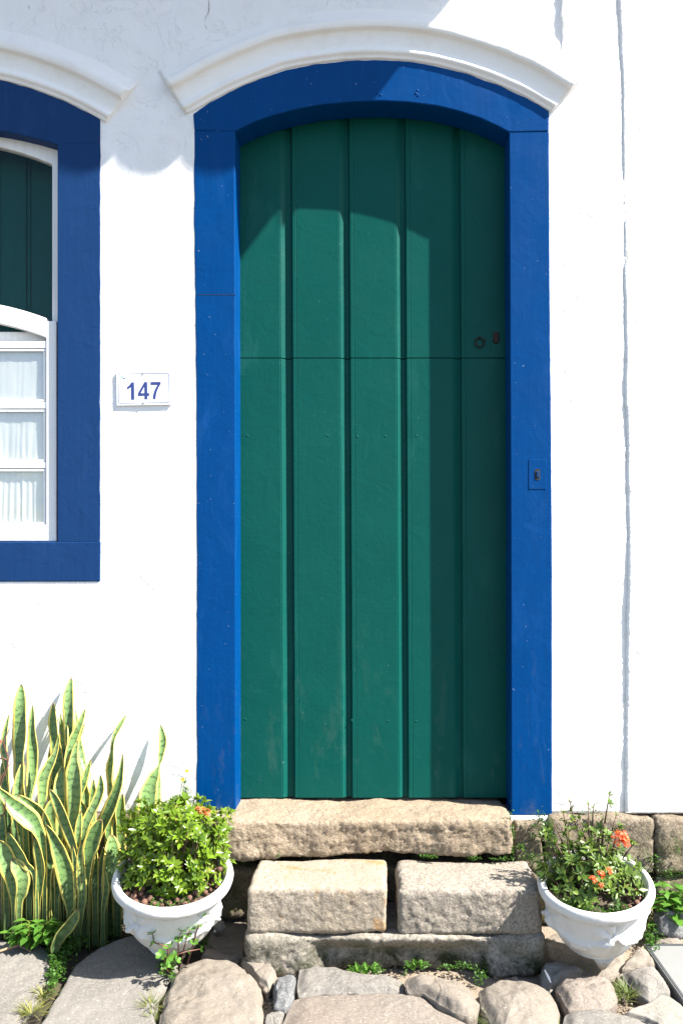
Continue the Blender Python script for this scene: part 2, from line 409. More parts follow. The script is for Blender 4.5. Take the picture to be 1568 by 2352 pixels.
house = empty('house', (-.8, .15, .35))
tag(house, 'white plastered house wall with blue window, green door and arched mouldings', 'house')
nb = empty('neighbouring_house', (2.0, .15, .35))
tag(nb, 'white wall of the adjoining house at the right edge, beyond the ragged vertical joint', 'house')

WALL_BOT = 1868
SEAM = [(-900, 1400), (0, 1419), (100, 1423), (180, 1427), (400, 1428), (560, 1431), (610, 1429), (700, 1433), (800, 1435), (900, 1433), (1000, 1438), (1100, 1438), (1300, 1441), (1500, 1437), (1700, 1435), (1900, 1434), (2400, 1434)]
def seam_px(py):
    return interp(SEAM, py) + 1.2 * fbm(Vector((py * .012, 3.3, 0)), 2) + .9 * fbm(Vector((py * .13, 7.3, 0)), 4)
def wall_disp(x, z):
    d = .0030 * fbm(Vector((x * 2.2, z * 2.2, 1.0)), 3) + .0008 * fbm(Vector((x * 11, z * 11, 5.0)), 3)
    s = F / D; px = CX + x * s; py = CY - (z - EYE) * s
    m = 1.0
    # flat against the frames
    dx = max(440 - px, px - 1272, 0); dy = max(120 - py, 0); m *= smooth(2, 40, math.hypot(dx, dy))
    dx = max(px - 240, 0); dy = max(160 - py, py - 1345, 0); m *= smooth(2, 40, math.hypot(dx, dy))
    return d * m
def build_wall():
    s = D / F
    st = .011
    # house wall: columns whose last one follows the seam
    z0 = EYE + (CY - WALL_BOT) * s; z1 = 4.3
    zs = [z0 + i * st for i in range(int((3.42 - z0) / st) + 1)] + [3.5, 3.8, z1]
    xs = [-4.2, -3, -2.2, -1.8] + [-1.45 + i * st for i in range(int((.86 + 1.45) / st))]
    nx = len(xs) + 1
    vs = []; fs = []
    for z in zs:
        py = CY - (z - EYE) / s
        sx = (seam_px(py) - CX) * s + .006
        row = xs + [sx]
        for x in row:
            zz = z
            if z == z0: zz = z + .006 * fbm(Vector((x * 12, 0, 0)))
            vs.append((x, -wall_disp(x, z), zz))
    for j in range(len(zs) - 1):
        for i in range(nx - 1):
            a = Vector(vs[j*nx+i]); c = Vector(vs[(j+1)*nx+i+1]); mx = (a.x + c.x) / 2; mz = (a.z + c.z) / 2
            if door_in(mx, mz) or win_in(mx, mz): continue
            fs.append((j*nx+i, j*nx+i+1, (j+1)*nx+i+1, (j+1)*nx+i))
    o = obj('wall', vs, fs, M['plaster'], smooth_=True)
    m = o.modifiers.new('thickness', 'SOLIDIFY'); m.thickness = .22; m.offset = -1
    child_of(house, o)
    # neighbour: proud of the house by a few millimetres, with a ragged edge
    vs = []; fs = []
    xs2 = [i * .012 for i in range(0, 70)] + [1.4, 2.2, 3.5]
    zs = [z0 + .002 + i * .006 for i in range(int((3.42 - z0) / .006) + 1)] + [3.5, 4.3]
    n = len(xs2) + 1
    for z in zs:
        py = CY - (z - EYE) / s
        sx = (seam_px(py) - CX) * s
        pr = interp([(-900, .004), (0, .006), (100, .006), (190, .003), (330, .0016), (600, .002), (680, .0055), (770, .004), (870, .009), (960, .009), (1060, .011), (1150, .006), (1240, .006), (1300, .009), (1420, .012), (1560, .013), (1860, .013)], py)
        pr *= .60; pr *= 1 + .28 * fbm(Vector((py * .02, 1.7, 0)), 2) + .25 * fbm(Vector((py * .17, 4.7, 0)), 3)
        vs.append((sx, .03, z))
        for x in xs2:
            X = sx + x; e = 1 - smooth(0, .02, x) * .15
            pq = lerp(pr, .006, smooth(.01, .14, x))
            vs.append((X, -pq * e * (1 if x > 0 else .75) + .0015 * fbm(Vector((X * 3, z * 3, 9))) * smooth(0, .1, x), z + (.004 * fbm(Vector((X * 14, 3, 0))) if z == zs[0] else 0)))
    for j in range(len(zs) - 1):
        for i in range(n - 1): fs.append((j*n+i, j*n+i+1, (j+1)*n+i+1, (j+1)*n+i))
    o = obj('wall', vs, fs, M['plaster'], smooth_=True)
    m = o.modifiers.new('thickness', 'SOLIDIFY'); m.thickness = .2; m.offset = -1
    child_of(nb, o)
    # raised run of plaster above the door, right: it throws a thin ragged streak of shade
    mb = MB(); vs = []; fs = []
    rows = 40
    for j in range(rows):
        py = -60 + j * 176 / (rows - 1)
        pr = .0085 * smooth(112, 50, py)
        ex = 1289 + 2.5 * fbm(Vector((py * .04, 0, 0)), 3) - (2 if py < 40 else 0)
        for k, (dx, q) in enumerate([(0, -.002), (0, pr * .8), (2, pr), (10, pr * .8), (28, pr * .3), (52, -.002)]):
            p = W(ex + dx, py, 0); vs.append((p.x, -q, p.z))
    for j in range(rows - 1):
        for k in range(5): fs.append((j*6+k, (j+1)*6+k, (j+1)*6+k+1, j*6+k+1))
    o = obj('plaster_ridge', vs, fs, M['plaster'], smooth_=True); child_of(house, o)
build_wall()

def crack(pts, wd, mat='crack', y=-.0022):
    mb = MB(); P = []
    for (a, b), (c, d) in zip(pts, pts[1:]):
        n = max(2, int(math.hypot(c - a, d - b) / 5))
        for i in range(n): P.append((a + (c - a) * i / n, b + (d - b) * i / n))
    P.append(pts[-1])
    vs = []; fs = []
    for i, (a, b) in enumerate(P):
        a += 2.4 * fbm(Vector((a * .05, b * .05, 4)), 4); t = i / (len(P) - 1)
        ww = wd * (.5 + .9 * abs(fbm(Vector((b * .07, a * .07, 2)), 3))) * math.sin(math.pi * min(1, max(.06, t * .95)))
        wp = W(a, b, 0); yy = y - wall_disp(wp.x, wp.z)
        q = W(a - ww / 2, b, yy); r = W(a + ww / 2, b, yy); vs += [q, r]
    for i in range(len(P) - 1): fs.append((2*i, 2*i+1, 2*i+3, 2*i+2))
    return vs, fs
def cracks():
    mb = MB()
    for pts, wd in [([(478, -10), (481, 18), (474, 38), (472, 50)], 2.0), ([(471, 56), (477, 68)], 1.3), ([(1375, 327), (1390, 345)], 1.2),
                    ([(66, 12), (69, 22)], 2.5), ([(1303, 905), (1312, 925)], 2.6), ([(1290, 938), (1298, 934)], 1.6),
                    ([(452, 675), (470, 677)], .8), ([(402, 1360), (408, 1395), (413, 1412)], 1.2), ([(1620-180, 560), (1437, 620)], 2)]:
        v, f = crack(pts, wd); o = obj('crack', v, f, M['crack']); child_of(house, o)
cracks()

# ------------------------------------------------------------------ solid bands (frames)
def band(name, top, bot, yf, yb, mat, parent, n=60, wob=1.0, bev=.004, horizontal=True, back=None):
    """solid with front outline between two pixel polylines measured on the facade plane"""
    def samp(pl, t):
        L = [0]
        for a, b in zip(pl, pl[1:]): L.append(L[-1] + math.hypot(b[0]-a[0], b[1]-a[1]))
        s = t * L[-1]
        for i in range(len(pl) - 1):
            if s <= L[i+1] or i == len(pl) - 2:
                u = (s - L[i]) / (L[i+1] - L[i]); return (lerp(pl[i][0], pl[i+1][0], u), lerp(pl[i][1], pl[i+1][1], u))
    vs = []; fs = []; m = 6
    for i in range(n + 1):
        t = i / n; a = samp(top, t); b = samp(bot, t)
        wa = wob * 1.1 * fbm(Vector((a[0] * .03, a[1] * .03, 1)), 4)
        for k in range(m):
            u = k / (m - 1); q = (lerp(a[0], b[0], u), lerp(a[1], b[1], u))
            off = wa * (1 - u)
            p = W(q[0] + (off if not horizontal else 0), q[1] + (off if horizontal else 0), 0)
            vs.append((p.x, yf, p.z))
    nf = len(vs)
    vs += [(v[0], yb, v[2]) for v in vs]
    for i in range(n):
        for k in range(m - 1):
            a, b, c, d = i*m+k, i*m+k+1, (i+1)*m+k+1, (i+1)*m+k
            fs.append((a, b, c, d)); fs.append((nf+d, nf+c, nf+b, nf+a))
        for k in (0, m - 1):
            a, d = i*m+k, (i+1)*m+k
            fs.append((a, d, nf+d, nf+a) if k == 0 else (d, a, nf+a, nf+d))
    for i, fl in ((0, 0), (n, 1)):
        for k in range(m - 1):
            a, b = i*m+k, i*m+k+1
            fs.append((b, a, nf+a, nf+b) if not fl else (a, b, nf+b, nf+a))
    o = obj(name, vs, fs, mat)
    me = o.data; bm = bmesh.new(); bm.from_mesh(me); bmesh.ops.recalc_face_normals(bm, faces=bm.faces); bm.to_mesh(me); bm.free()
    bevel(o, bev, 2, 50)
    if parent: child_of(parent, o)
    return o
DY = .108
# door frame
band('lintel', LIN_TOP, LIN_BOT, -.0045, DY - .002, M['blue'], house, 90, 1.6)
jl = band('jamb', [(446, 300), (446, 500), (449, 700), (451, 900), (452, 1300), (452, 1860)], [(540, 300), (541, 800), (542, 1300), (542, 1860)], -.0025, DY - .002, M['blue'], house, 80, 1.2, horizontal=False)
jr = band('jamb', [(1260, 302), (1262, 700), (1265, 1000), (1267, 1300), (1267, 1872)], [(1168, 302), (1170, 800), (1172, 1300), (1173, 1872)], -.0025, DY - .002, M['blue'], house, 80, .7, horizontal=False)

# strike plate let into the right jamb
mb = MB()
a = W(1213, 1055, 0); b = W(1253, 1124, 0)
mb.box((a.x, -.0042, b.z), (b.x, .004, a.z))
sp = bevel(mb.build('strike_plate', M['blue']), .0012); child_of(jr, sp)
mb = MB()
n = 20
def capsule(mb, px, py, w_, h_, y0, y1):
    c = W(px, py, 0); r = w_ / 2; vs = []
    for i in range(n):
        q = 2 * math.pi * i / n
        vs.append((c.x + r * math.cos(q), y0, c.z + r * math.sin(q) + (h_ / 2 - r) * (1 if math.sin(q) >= 0 else -1)))
    vs += [(x, y1, z) for x, _, z in vs]
    mb.add(vs, [tuple(range(n))[::-1], tuple(range(n, 2 * n))] + [(i, (i+1) % n, n+(i+1) % n, n+i) for i in range(n)])
capsule(mb, 1233, 1090, .020, .042, -.0055, 0); o = mb.build('keyhole', M['dark']); child_of(jr, o)
mb = MB(); c = W(1233, 1089, 0); mb.box((c.x - .005, -.008, c.z - .013), (c.x + .006, -.003, c.z + .010))
o = bevel(mb.build('latch', M['blue_win']), .002); child_of(jr, o)
# joint line across the left jamb
mb = MB()
mb.box((W(455, 0).x, -.0031, W(0, 678).z), (W(541, 0).x, 0, W(0, 677).z)); o = mb.build('joint', M['dark']); child_of(jl, o)

# ------------------------------------------------------------------ hood mouldings
PROF = [(-.004, -.01), (-.004, .006), (.002, .008), (.009, .010), (.011, .015), (.017, .0185), (.025, .0175), (.029, .013), (.032, .009), (.045, .008), (.060, .010), (.074, .0125), (.086, .0165), (.090, .018),
        (.093, .021), (.0935, .033), (.097, .0365), (.120, .037), (.126, .034), (.133, .020), (.150, .008), (.175, .002), (.19, -.003)]
def hood(name, path, parent, endcut, label=None):
    """sweep the cornice profile along an arc measured on the facade"""
    pts = [W(px, py, 0) for px, py in path]
    # resample
    L = [0]
    for a, b in zip(pts, pts[1:]): L.append(L[-1] + (b - a).length)
    n = 110; P = []
    for i in range(n + 1):
        s = L[-1] * i / n
        for k in range(len(pts) - 1):
            if s <= L[k+1] + 1e-9: P.append(pts[k].lerp(pts[k+1], (s - L[k]) / (L[k+1] - L[k]))); break
    for _ in range(6): P = [P[0]] + [(P[i-1] + P[i] * 2 + P[i+1]) / 4 for i in range(1, n)] + [P[-1]]
    vs = []; fs = []; m = len(PROF)
    for i, p in enumerate(P):
        t = (P[min(i+1, n)] - P[max(i-1, 0)]).normalized(); nn = Vector((-t.z, 0, t.x))
        if nn.z < 0: nn = -nn
        s = i / n; wv = .0030 * fbm(Vector((p.x * 5, 3, 0)), 3)
        for v, q in PROF:
            q2 = q + (.0012 * fbm(Vector((p.x * 14, v * 60, 5)), 3) if q > 0 else 0)
            # mitred ends: slide the ends outwards with height
            sh = 0
            e = .09
            if s < .12: sh = -endcut * (v / .13) * (1 - s / .12)
            if s > .88: sh = endcut * (v / .13) * (s - .88) / .12
            vs.append(p + nn * (v * 1.0 + wv) + t * sh + Vector((0, -q2, 0)))
    for i in range(n):
        for k in range(m - 1): fs.append((i*m+k, (i+1)*m+k, (i+1)*m+k+1, i*m+k+1))
    fs += [tuple(range(m)), tuple(n*m+k for k in range(m))[::-1]]
    o = obj(name, vs, fs, M['plaster_old'], smooth_=False)
    bm = bmesh.new(); bm.from_mesh(o.data); bmesh.ops.recalc_face_normals(bm, faces=bm.faces)
    for f in bm.faces: f.smooth = len(f.verts) == 4
    bm.to_mesh(o.data); bm.free()
    child_of(parent, o)
    if label: o['label'] = label
    return o
hood('hood_moulding', [(426, 262), (443, 256)] + [(x, y - 5) for x, y in LIN_TOP[1:-1]] + [(1258, 251), (1266, 257)], house, .022, 'white arched moulding over the green door')
hood('hood_moulding', [(x, win_top(x) - 3) for x in [WCX - 378 + i * 756 / 24 for i in range(25)]], house, .022, 'white arched moulding over the window')

# ------------------------------------------------------------------ roof eave (throws the scalloped shade)
def eave():
    ov = .45; SX = SUN.x / -SUN.y; SZ = SUN.z / -SUN.y
    zc = EYE + (CY - 352) * D / F + SZ * ov           # underside of the channel tiles at the eave
    per = .246; x_end = (640 - CX) * D / F + SX * ov
    mb = MB(); slope = .35
    x = (329 - CX) * D / F + SX * ov                   # a lobe centre
    k0 = -14
    ks = []
    k = k0
    while x + k * per < x_end + .02: ks.append(x + k * per); k += 1
    def barrel(cx_, r, z_, y0, y1, up, sk=0):
        n = 14; vs = []
        for (yy, zz, xx) in ((y0, z_, cx_), (y1, z_ + slope * (y1 - y0), cx_ + sk)):
            for rr in (r, r - .014):
                for i in range(n + 1):
                    q = math.pi * i / n
                    vs.append((xx + rr * math.cos(q), yy, zz + (rr * math.sin(q) * .72 if up else -rr * math.sin(q) * .72)))
        m = n + 1; fs = []
        for i in range(n):
            fs += [(i, i+1, 2*m+i+1, 2*m+i), (m+i, 3*m+i, 3*m+i+1, m+i+1), (i, m+i, m+i+1, i+1)]
        mb.add(vs, fs)
    for cx_ in ks:
        barrel(cx_, per * .5, zc, -ov, .6, False)
        barrel(cx_ + per / 2, per * .42, zc + .035, -ov + .03, .6, True)
    # boarding below, widening towards the wall
    y0, y1 = -ov + .02, .6
    x0 = -4.4; xa = x_end + .03; xb = xa + .74
    z0 = zc + .002; z1 = zc + slope * (ov)
    mb.add([(x0, y0, z0), (xa, y0, z0), (xb, .2, z1 + .07), (x0, .2, z1 + .07), (x0, y0, z0 + .03), (xa, y0, z0 + .03), (xb, .2, z1 + .1), (x0, .2, z1 + .1)],
           [(0, 3, 2, 1), (4, 5, 6, 7), (0, 1, 5, 4), (1, 2, 6, 5), (2, 3, 7, 6), (3, 0, 4, 7)])
    o = mb.build('roof', M['tile']); child_of(house, o)
eave()

# room behind the facade (dark, closed)
mb = MB(); mb.box((-4.2, .225, .30), (.95, 3.0, 4.3)); o = mb.build('room', M['dark']); child_of(house, o)

# ------------------------------------------------------------------ door leaves
def leaf_door(name, py0, py1, label):
    s2 = (D + DY) / F
    gro = [(645, 671), (781, 803), (911, 932), (1040, 1058)]
    prof = [(530, 0)]
    for a, b in gro:
        prof += [(a - 5, 0), (a - 4, .0014), (a - 2, .0008), (a + 9, .0138), (a + 10, .0155), (b - 5, .0155), (b - 1, .001), (b, 0), (b + 7, 0), (b + 8, .0012), (b + 9, 0)]
    prof += [(1190, 0)]
    vs = []; fs = []; m = len(prof); rows = 60
    for j in range(rows + 1):
        py = lerp(py0, py1, j / rows)
        z = EYE + (CY - py) * s2
        lean = lerp(0, 7.5, (py - 272) / 1560)
        for px, dpt in prof:
            w_ = .5 * fbm(Vector((px * .01, py * .006, 2)), 2) if dpt == 0 else .5 * fbm(Vector((px * .01, py * .006, 2)), 2)
            x = (px + lean + w_ - CX) * s2
            vs.append((x, DY + dpt + .0008 * fbm(Vector((x * 5, z * 3, 1)), 2), z))
    for j in range(rows):
        for i in range(m - 1): fs.append((j*m+i+1, j*m+i, (j+1)*m+i, (j+1)*m+i+1))
    o = obj(name, vs, fs, M['green']); md = o.modifiers.new('thickness', 'SOLIDIFY'); md.thickness = .04; md.offset = -1
    child_of(house, o); o['label'] = label
    bm = bmesh.new(); bm.from_mesh(o.data)
    bm.normal_update()
    if sum(f.normal.y for f in bm.faces) > 0: bmesh.ops.reverse_faces(bm, faces=bm.faces)
    bm.to_mesh(o.data); bm.free()
    return o
up = leaf_door('door_leaf', 190, 821.2, 'upper half of the green stable door')
lo = leaf_door('door_leaf', 823.4, 1832, 'lower half of the green stable door')
# rivets
mb = MB()
def rivet(mb, px, py, r, y=DY, h=.0025, n=10):
    s2 = (D + y) / F; cx_ = (px - CX) * s2; cz = EYE + (CY - py) * s2
    vs = []
    for q, yy in ((1, y + .001), (.8, y - h * .7), (.35, y - h)):
        for i in range(n): vs.append((cx_ + r * q * math.cos(2*math.pi*i/n), yy, cz + r * q * math.sin(2*math.pi*i/n)))
    fs = [(k*n+i, k*n+(i+1) % n, (k+1)*n+(i+1) % n, (k+1)*n+i) for k in range(2) for i in range(n)] + [tuple(2*n+i for i in range(n))]
    mb.add(vs, fs)
for px, py in [(568, 1001), (752, 1001), (820, 1003), (884, 1002), (956, 1001), (563, 1652), (890, 1656), (808, 1655), (955, 1657)]:
    mb = MB(); rivet(mb, px, py, .0050, h=.0010); o = mb.build('rivet', M['green'], sm=True); child_of(lo, o)
for px, py in [(866, 214), (874, 218), (958, 208), (955, 214), (960, 219)]:
    mb = MB(); rivet(mb, px, py, .0045, -.0045); o = mb.build('nail_head', M['blue'], sm=True); child_of(house, o)
# ring pull and keyhole cover
def P2(px, py, y): return W(px, py, y)
mb = MB(); c = P2(1101, 786, DY - .008)
mb.tube([c + Vector((.0175 * math.cos(q), 0, .0175 * math.sin(q))) for q in [2 * math.pi * i / 24 for i in range(25)]], .0028, 8)
mb.tube([c + Vector((0, .012, .021)), c + Vector((0, -.004, .020)), c + Vector((0, -.004, .0155)), c + Vector((0, .012, .015))], .0022, 6)
o = mb.build('ring_pull', M['iron'], sm=True); child_of(up, o)
mb = MB(); s_ = (D + DY) / F; cx_, cz = (1138 - CX) * s_, EYE + (CY - 776) * s_
vs = []
for sc_, yy in ((1.0, DY + .001), (1.0, DY - .004), (.8, DY - .007)):
    for i in range(20):
        q = 2 * math.pi * i / 20
        vs.append((cx_ + .0125 * sc_ * math.cos(q), yy, cz + .0125 * sc_ * math.sin(q) + .010 * (1 if math.sin(q) >= 0 else -1)))
mb.add(vs, [(k*20+i, k*20+(i+1) % 20, (k+1)*20+(i+1) % 20, (k+1)*20+i) for k in range(2) for i in range(20)] + [tuple(40+i for i in range(20))])
mb.box((cx_ - .0035, DY - .0085, cz + .004), (cx_ + .0035, DY - .006, cz + .013))
o = mb.build('keyhole_cover', M['iron']); child_of(up, o)

# ------------------------------------------------------------------ window
def arcs(f, x0, x1, n=30): return [(lerp(x0, x1, i / n), f(lerp(x0, x1, i / n))) for i in range(n + 1)]
JX = 363; IX = 265
wf = band('window_frame', [(x, y) for x, y in arcs(win_top, WCX - JX, WCX + JX, 40)], [(WCX - JX, win_bot(WCX + IX) - 4)] + arcs(win_bot, WCX - IX, WCX + IX, 40) + [(WCX + JX, win_bot(WCX + IX) - 4)], -.0040, .115, M['blue_win'], house, 80, 1.2)
wf['label'] = 'dull blue timber surround of the window'
def plank(name, x0, x1, y0, y1, yf, yb, mat, parent, b=.003):
    # x, y are pixel bounds on the facade plane
    return band(name, [(x0, y0), (x0, y1)], [(x1, y0), (x1, y1)], yf, yb, mat, parent, 30, .8, b, horizontal=False)
for sgn in (1, -1):
    xo, xi = WCX + sgn * (JX), WCX + sgn * IX
    ytop = win_bot(WCX + IX) - 6
    pl = band('window_jamb', [(xo, ytop + 0), (xo, 1246)], [(xi, ytop), (xi, 1246)], -.0030, .115, M['blue_win'], None, 60, 1.4, .003, horizontal=False)
    child_of(wf, pl)
sl_ = band('window_sill', [(WCX - JX - 1, 1246), (WCX + JX + 1, 1244)], [(WCX - JX, 1337), (WCX + JX, 1336)], -.0038, .115, M['blue_win'], None, 50, 1.0)
child_of(wf, sl_)
def pbox(mb, x0, x1, y0, y1, yf, yb):
    """box whose front face covers the given pixels"""
    a = W(x0, y1, yf); b = W(x1, y0, yf)
    mb.box((a.x, yf, a.z), (b.x, yb, b.z))
def archband(mb, f1, f2, x0, x1, yf, yb, n=40):
    vs = []
    for i in range(n + 1):
        x = lerp(x0, x1, i / n)
        a = W(x, f1(x), yf); b = W(x, f2(x), yf)
        vs += [(a.x, yf, a.z), (b.x, yf, b.z), (b.x, yb, b.z), (a.x, yb, a.z)]
    fs = []
    for i in range(n):
        for k in range(4): fs.append((i*4+k, i*4+(k+1) % 4, (i+1)*4+(k+1) % 4, (i+1)*4+k))
    fs += [(0, 3, 2, 1), (n*4, n*4+1, n*4+2, n*4+3)]
    mb.add(vs, fs)
# lower sash (front track)
SF, SB = .012, .036
mb = MB(); hx = 262
archband(mb, lambda x: 686 + .00078 * (x - WCX) ** 2, lambda x: 729 + .00082 * (x - WCX) ** 2, WCX - hx + 23, WCX + hx - 23, SF, SB)
for sg in (1, -1):
    xa = WCX + sg * (hx - 24); xb = WCX + sg * (hx)
    pbox(mb, min(xa, xb), max(xa, xb), 737 if True else 0, 1243, SF + .001, SB)
pbox(mb, WCX - hx + 20, WCX + hx - 20, 783, 800, SF + .004, SB)
pbox(mb, WCX - hx + 20, WCX + hx - 20, 923, 939, SF + .004, SB)
pbox(mb, WCX - hx + 20, WCX + hx - 20, 1061, 1076, SF + .004, SB)
pbox(mb, WCX - hx + 20, WCX + hx - 20, 1205, 1243, SF + .002, SB)
for cxm in (WCX - 80, WCX + 80): pbox(mb, cxm - 8, cxm + 8, 795, 1210, SF + .003, SB)
o = bevel(mb.build('sash', M['white_paint']), .003); child_of(wf, o); o['label'] = 'white lower sash with an arched top rail'
# inner moulding of each pane
mb = MB()
for y0, y1 in ((800, 923), (939, 1061), (1076, 1205)):
    for x0, x1 in ((WCX + 88, WCX + 238), (WCX - 72, WCX + 72), (WCX - 238, WCX - 88)):
        for (a, b, c, d) in ((x0, x1, y0 + 1, y0 + 7), (x0, x1, y1 - 5, y1 - 1), (x0 + 1, x0 + 6, y0 + 7, y1 - 5), (x1 - 6, x1 - 1, y0 + 7, y1 - 5)):
            pbox(mb, a, b, c, d, SF + .006, SF + .009)
o = bevel(mb.build('glazing_bead', M['white_paint']), .0015); child_of(wf, o)
# glass of the lower sash
for y0, y1 in ((800, 923), (939, 1061), (1076, 1205)):
    for x0, x1 in ((WCX + 88, WCX + 238), (WCX - 72, WCX + 72), (WCX - 238, WCX - 88)):
        mb = MB(); pbox(mb, x0 + 2, x1 - 2, y0 + 2, y1 - 2, SF + .010, SF + .012)
        o = mb.build('glass_pane', M['glass2']); child_of(wf, o)
# upper sash (rear track)
UF, UB = .046, .080
mb = MB()
archband(mb, lambda x: 285 + .00075 * (x - WCX) ** 2, lambda x: 322 + .00086 * (x - WCX) ** 2, WCX - 268, WCX + 268, UF, UB)
for sg in (1, -1):
    xa = WCX + sg * 252; xb = WCX + sg * 275
    pbox(mb, min(xa, xb), max(xa, xb), 372, 800, UF + .001, UB)
pbox(mb, WCX - 258, WCX + 258, 762, 783, UF + .002, UB)
o = bevel(mb.build('sash', M['white_paint']), .003); child_of(wf, o); o['label'] = 'white upper sash with an arched head'
mb = MB(); pbox(mb, WCX - 254, WCX + 254, 330, 765, UF + .014, UF + .017)
o = mb.build('glass_pane', M['glass']); child_of(wf, o)
# green inner shutter
mb = MB(); ysh = .150; gx = WCX - 300
vs = []; fs = []
prof = []
x = WCX - 290
while x < WCX + 290:
    prof += [(x, 0), (x + 56, 0), (x + 57, .008), (x + 61, .008), (x + 62, 0), (x+66, 0), (x+67, .006), (x+70, .006)]; x += 71
for z in (W(0, 1260, ysh).z, W(0, 250, ysh).z):
    for px, d in prof: vs.append((W(px, 0, ysh).x, ysh + d, z))
m = len(prof)
for i in range(m - 1): fs.append((i, i+1, m+i+1, m+i))
mg = m_paint('green_shutter_paint', (.002, .05, .045), (.002, .06, .055), .4, scuff=(.08, .2, .2))
o = obj('shutter', vs, fs, mg); child_of(wf, o)
# curtain behind the lower sash
vs = []; fs = []; n = 240; rws = 14
for j in range(rws + 1):
    for i in range(n + 1):
        px = lerp(WCX - 262, WCX + 262, i / n); py = lerp(798, 1240, j / rws); t = j / rws
        f_ = .0065 * math.sin(px * .42 + 5 * fbm(Vector((px * .025, py * .002, 0)))) * (.08 + 1.1 * t ** 2) * (.5 + abs(fbm(Vector((px * .03, 3, 0)), 2)) * 1.8) + .009 * fbm(Vector((px * .02, py * .012, 0)), 3)
        p = W(px, py, .03); vs.append((p.x, .0300 + f_ * .35, p.z))
for j in range(rws):
    for i in range(n): fs.append((j*(n+1)+i, j*(n+1)+i+1, (j+1)*(n+1)+i+1, (j+1)*(n+1)+i))
o = obj('curtain', vs, fs, M['cloth'], smooth_=True); child_of(wf, o)

# ------------------------------------------------------------------ house number plate
def number_plate():
    c = W(332, 893.5, 0); root = empty('house_number_plate', (c.x, .003, c.z)); root.rotation_euler = (0, R(-.9), 0)
    tag(root, 'white enamel house number plate reading 147 between window and door', 'house number')
    u = 1 / 7.127 * .8167 * D / F                    # one close-up pixel in metres
    def Z(x, y): return ((x - 765) * u, -(y - 517) * u)
    mb = MB(); a = Z(215, 850); b = Z(1305, 185)
    mb.box((a[0], -.010, a[1]), (b[0], .004, b[1]))
    o = bevel(mb.build('plate', M['plate'], root), .0015)
    def flat(name, polys, mat, yy=-.0106):
        mb = MB()
        for p in polys:
            vs = [(Z(x, y)[0], yy, Z(x, y)[1]) for x, y in p]; k = len(vs)
            vs += [(x, -.0098, z) for x, _, z in vs]
            mb.add(vs, [tuple(range(k)), tuple(range(k, 2*k))[::-1]] + [(i, k+i, k+(i+1) % k, (i+1) % k) for i in range(k)])
        o = mb.build(name, mat, root)
        bm = bmesh.new(); bm.from_mesh(o.data); bmesh.ops.recalc_face_normals(bm, faces=bm.faces); bm.to_mesh(o.data); bm.free()
        return o
    flat('numeral', [[(510, 735), (510, 480), (480, 505), (435, 533), (435, 480), (480, 445), (520, 388), (572, 388), (572, 735)]], M['navy'])
    # 4 as convex pieces
    flat('numeral', [[(777, 732), (777, 662), (835, 662), (835, 732)], [(648, 662), (648, 608), (700, 608), (872, 608), (872, 662)],
                     [(777, 608), (777, 478), (835, 388), (835, 608)], [(648, 608), (780, 385), (835, 388), (777, 478), (702, 608)]], M['navy'])
    flat('numeral', [[(903, 447), (903, 388), (1105, 388), (1105, 432), (1092, 447)],
                     [(943, 730), (952, 650), (975, 570), (1008, 500), (1042, 447), (1092, 447), (1050, 520), (1022, 590), (1005, 660), (998, 730)]], M['navy'])
    # rounded border line
    def rr(i):
        x0, y0, x1, y1, r = 255 + i, 212 + i, 1275 - i, 805 - i, 45 - i * .8; P = []
        for cx_, cy_, a0 in ((x1 - r, y0 + r, -90), (x1 - r, y1 - r, 0), (x0 + r, y1 - r, 90), (x0 + r, y0 + r, 180)):
            for k in range(7): q = R(a0 + 15 * k); P.append((cx_ + r * math.cos(q), cy_ + r * math.sin(q)))
        return P
    A, B = rr(0), rr(8); k = len(A)
    flat('border', [[A[i], A[(i+1) % k], B[(i+1) % k], B[i]] for i in range(k)], M['navy'])
    for y in (214, 805):
        mb = MB(); cx_, cz = Z(755, y); n = 12; vs = []
        for q, yy in ((1, -.009), (1, -.0125), (.6, -.0138)):
            for i in range(n): vs.append((cx_ + .0028 * q * math.cos(2*math.pi*i/n), yy, cz + .0028 * q * math.sin(2*math.pi*i/n)))
        mb.add(vs, [(j*n+i, j*n+(i+1) % n, (j+1)*n+(i+1) % n, (j+1)*n+i) for j in range(2) for i in range(n)] + [tuple(2*n+i for i in range(n))])
        mb.build('screw', M['steel'], root)
    # small crest and the two lines of lettering
    flat('crest', [[(305, 262), (355, 258), (405, 262), (402, 310), (385, 335), (355, 350), (325, 335), (308, 310)]], M['paleink'])
    flat('crest_emblem', [[(322, 268), (352, 262), (350, 296), (330, 305)]], M['greenink'], -.0109)
    flat('crest_emblem', [[(362, 300), (396, 296), (390, 325), (368, 330)]], M['navy'], -.0109)
    def text(s, x, y, h, mat, name='lettering'):
        cu = bpy.data.curves.new(name, 'FONT'); cu.body = s; cu.size = h * u * 1.35
        t = bpy.data.objects.new(name, cu); col.objects.link(t)
        dg = bpy.context.evaluated_depsgraph_get(); me = bpy.data.meshes.new_from_object(t.evaluated_get(dg))
        bpy.data.objects.remove(t)
        o = bpy.data.objects.new(name, me); col.objects.link(o); me.materials.clear(); me.materials.append(mat)
        for v in me.vertices:
            px_, pz_ = v.co.x, v.co.y; q = Z(x, y); v.co = (q[0] + px_, -.01045, q[1] + pz_)
        o.parent = root
    text('ESTADO DO RIO DE JANEIRO', 422, 284, 16, M['paleink'])
    text('Prefeitura Municipal de Paraty', 422, 312, 20, M['greyink'])
    flat('mark', [[(1170, 235), (1178, 235), (1178, 258), (1170, 258)], [(1186, 246), (1222, 246), (1222, 256), (1186, 256)]], M['redink'])
number_plate()

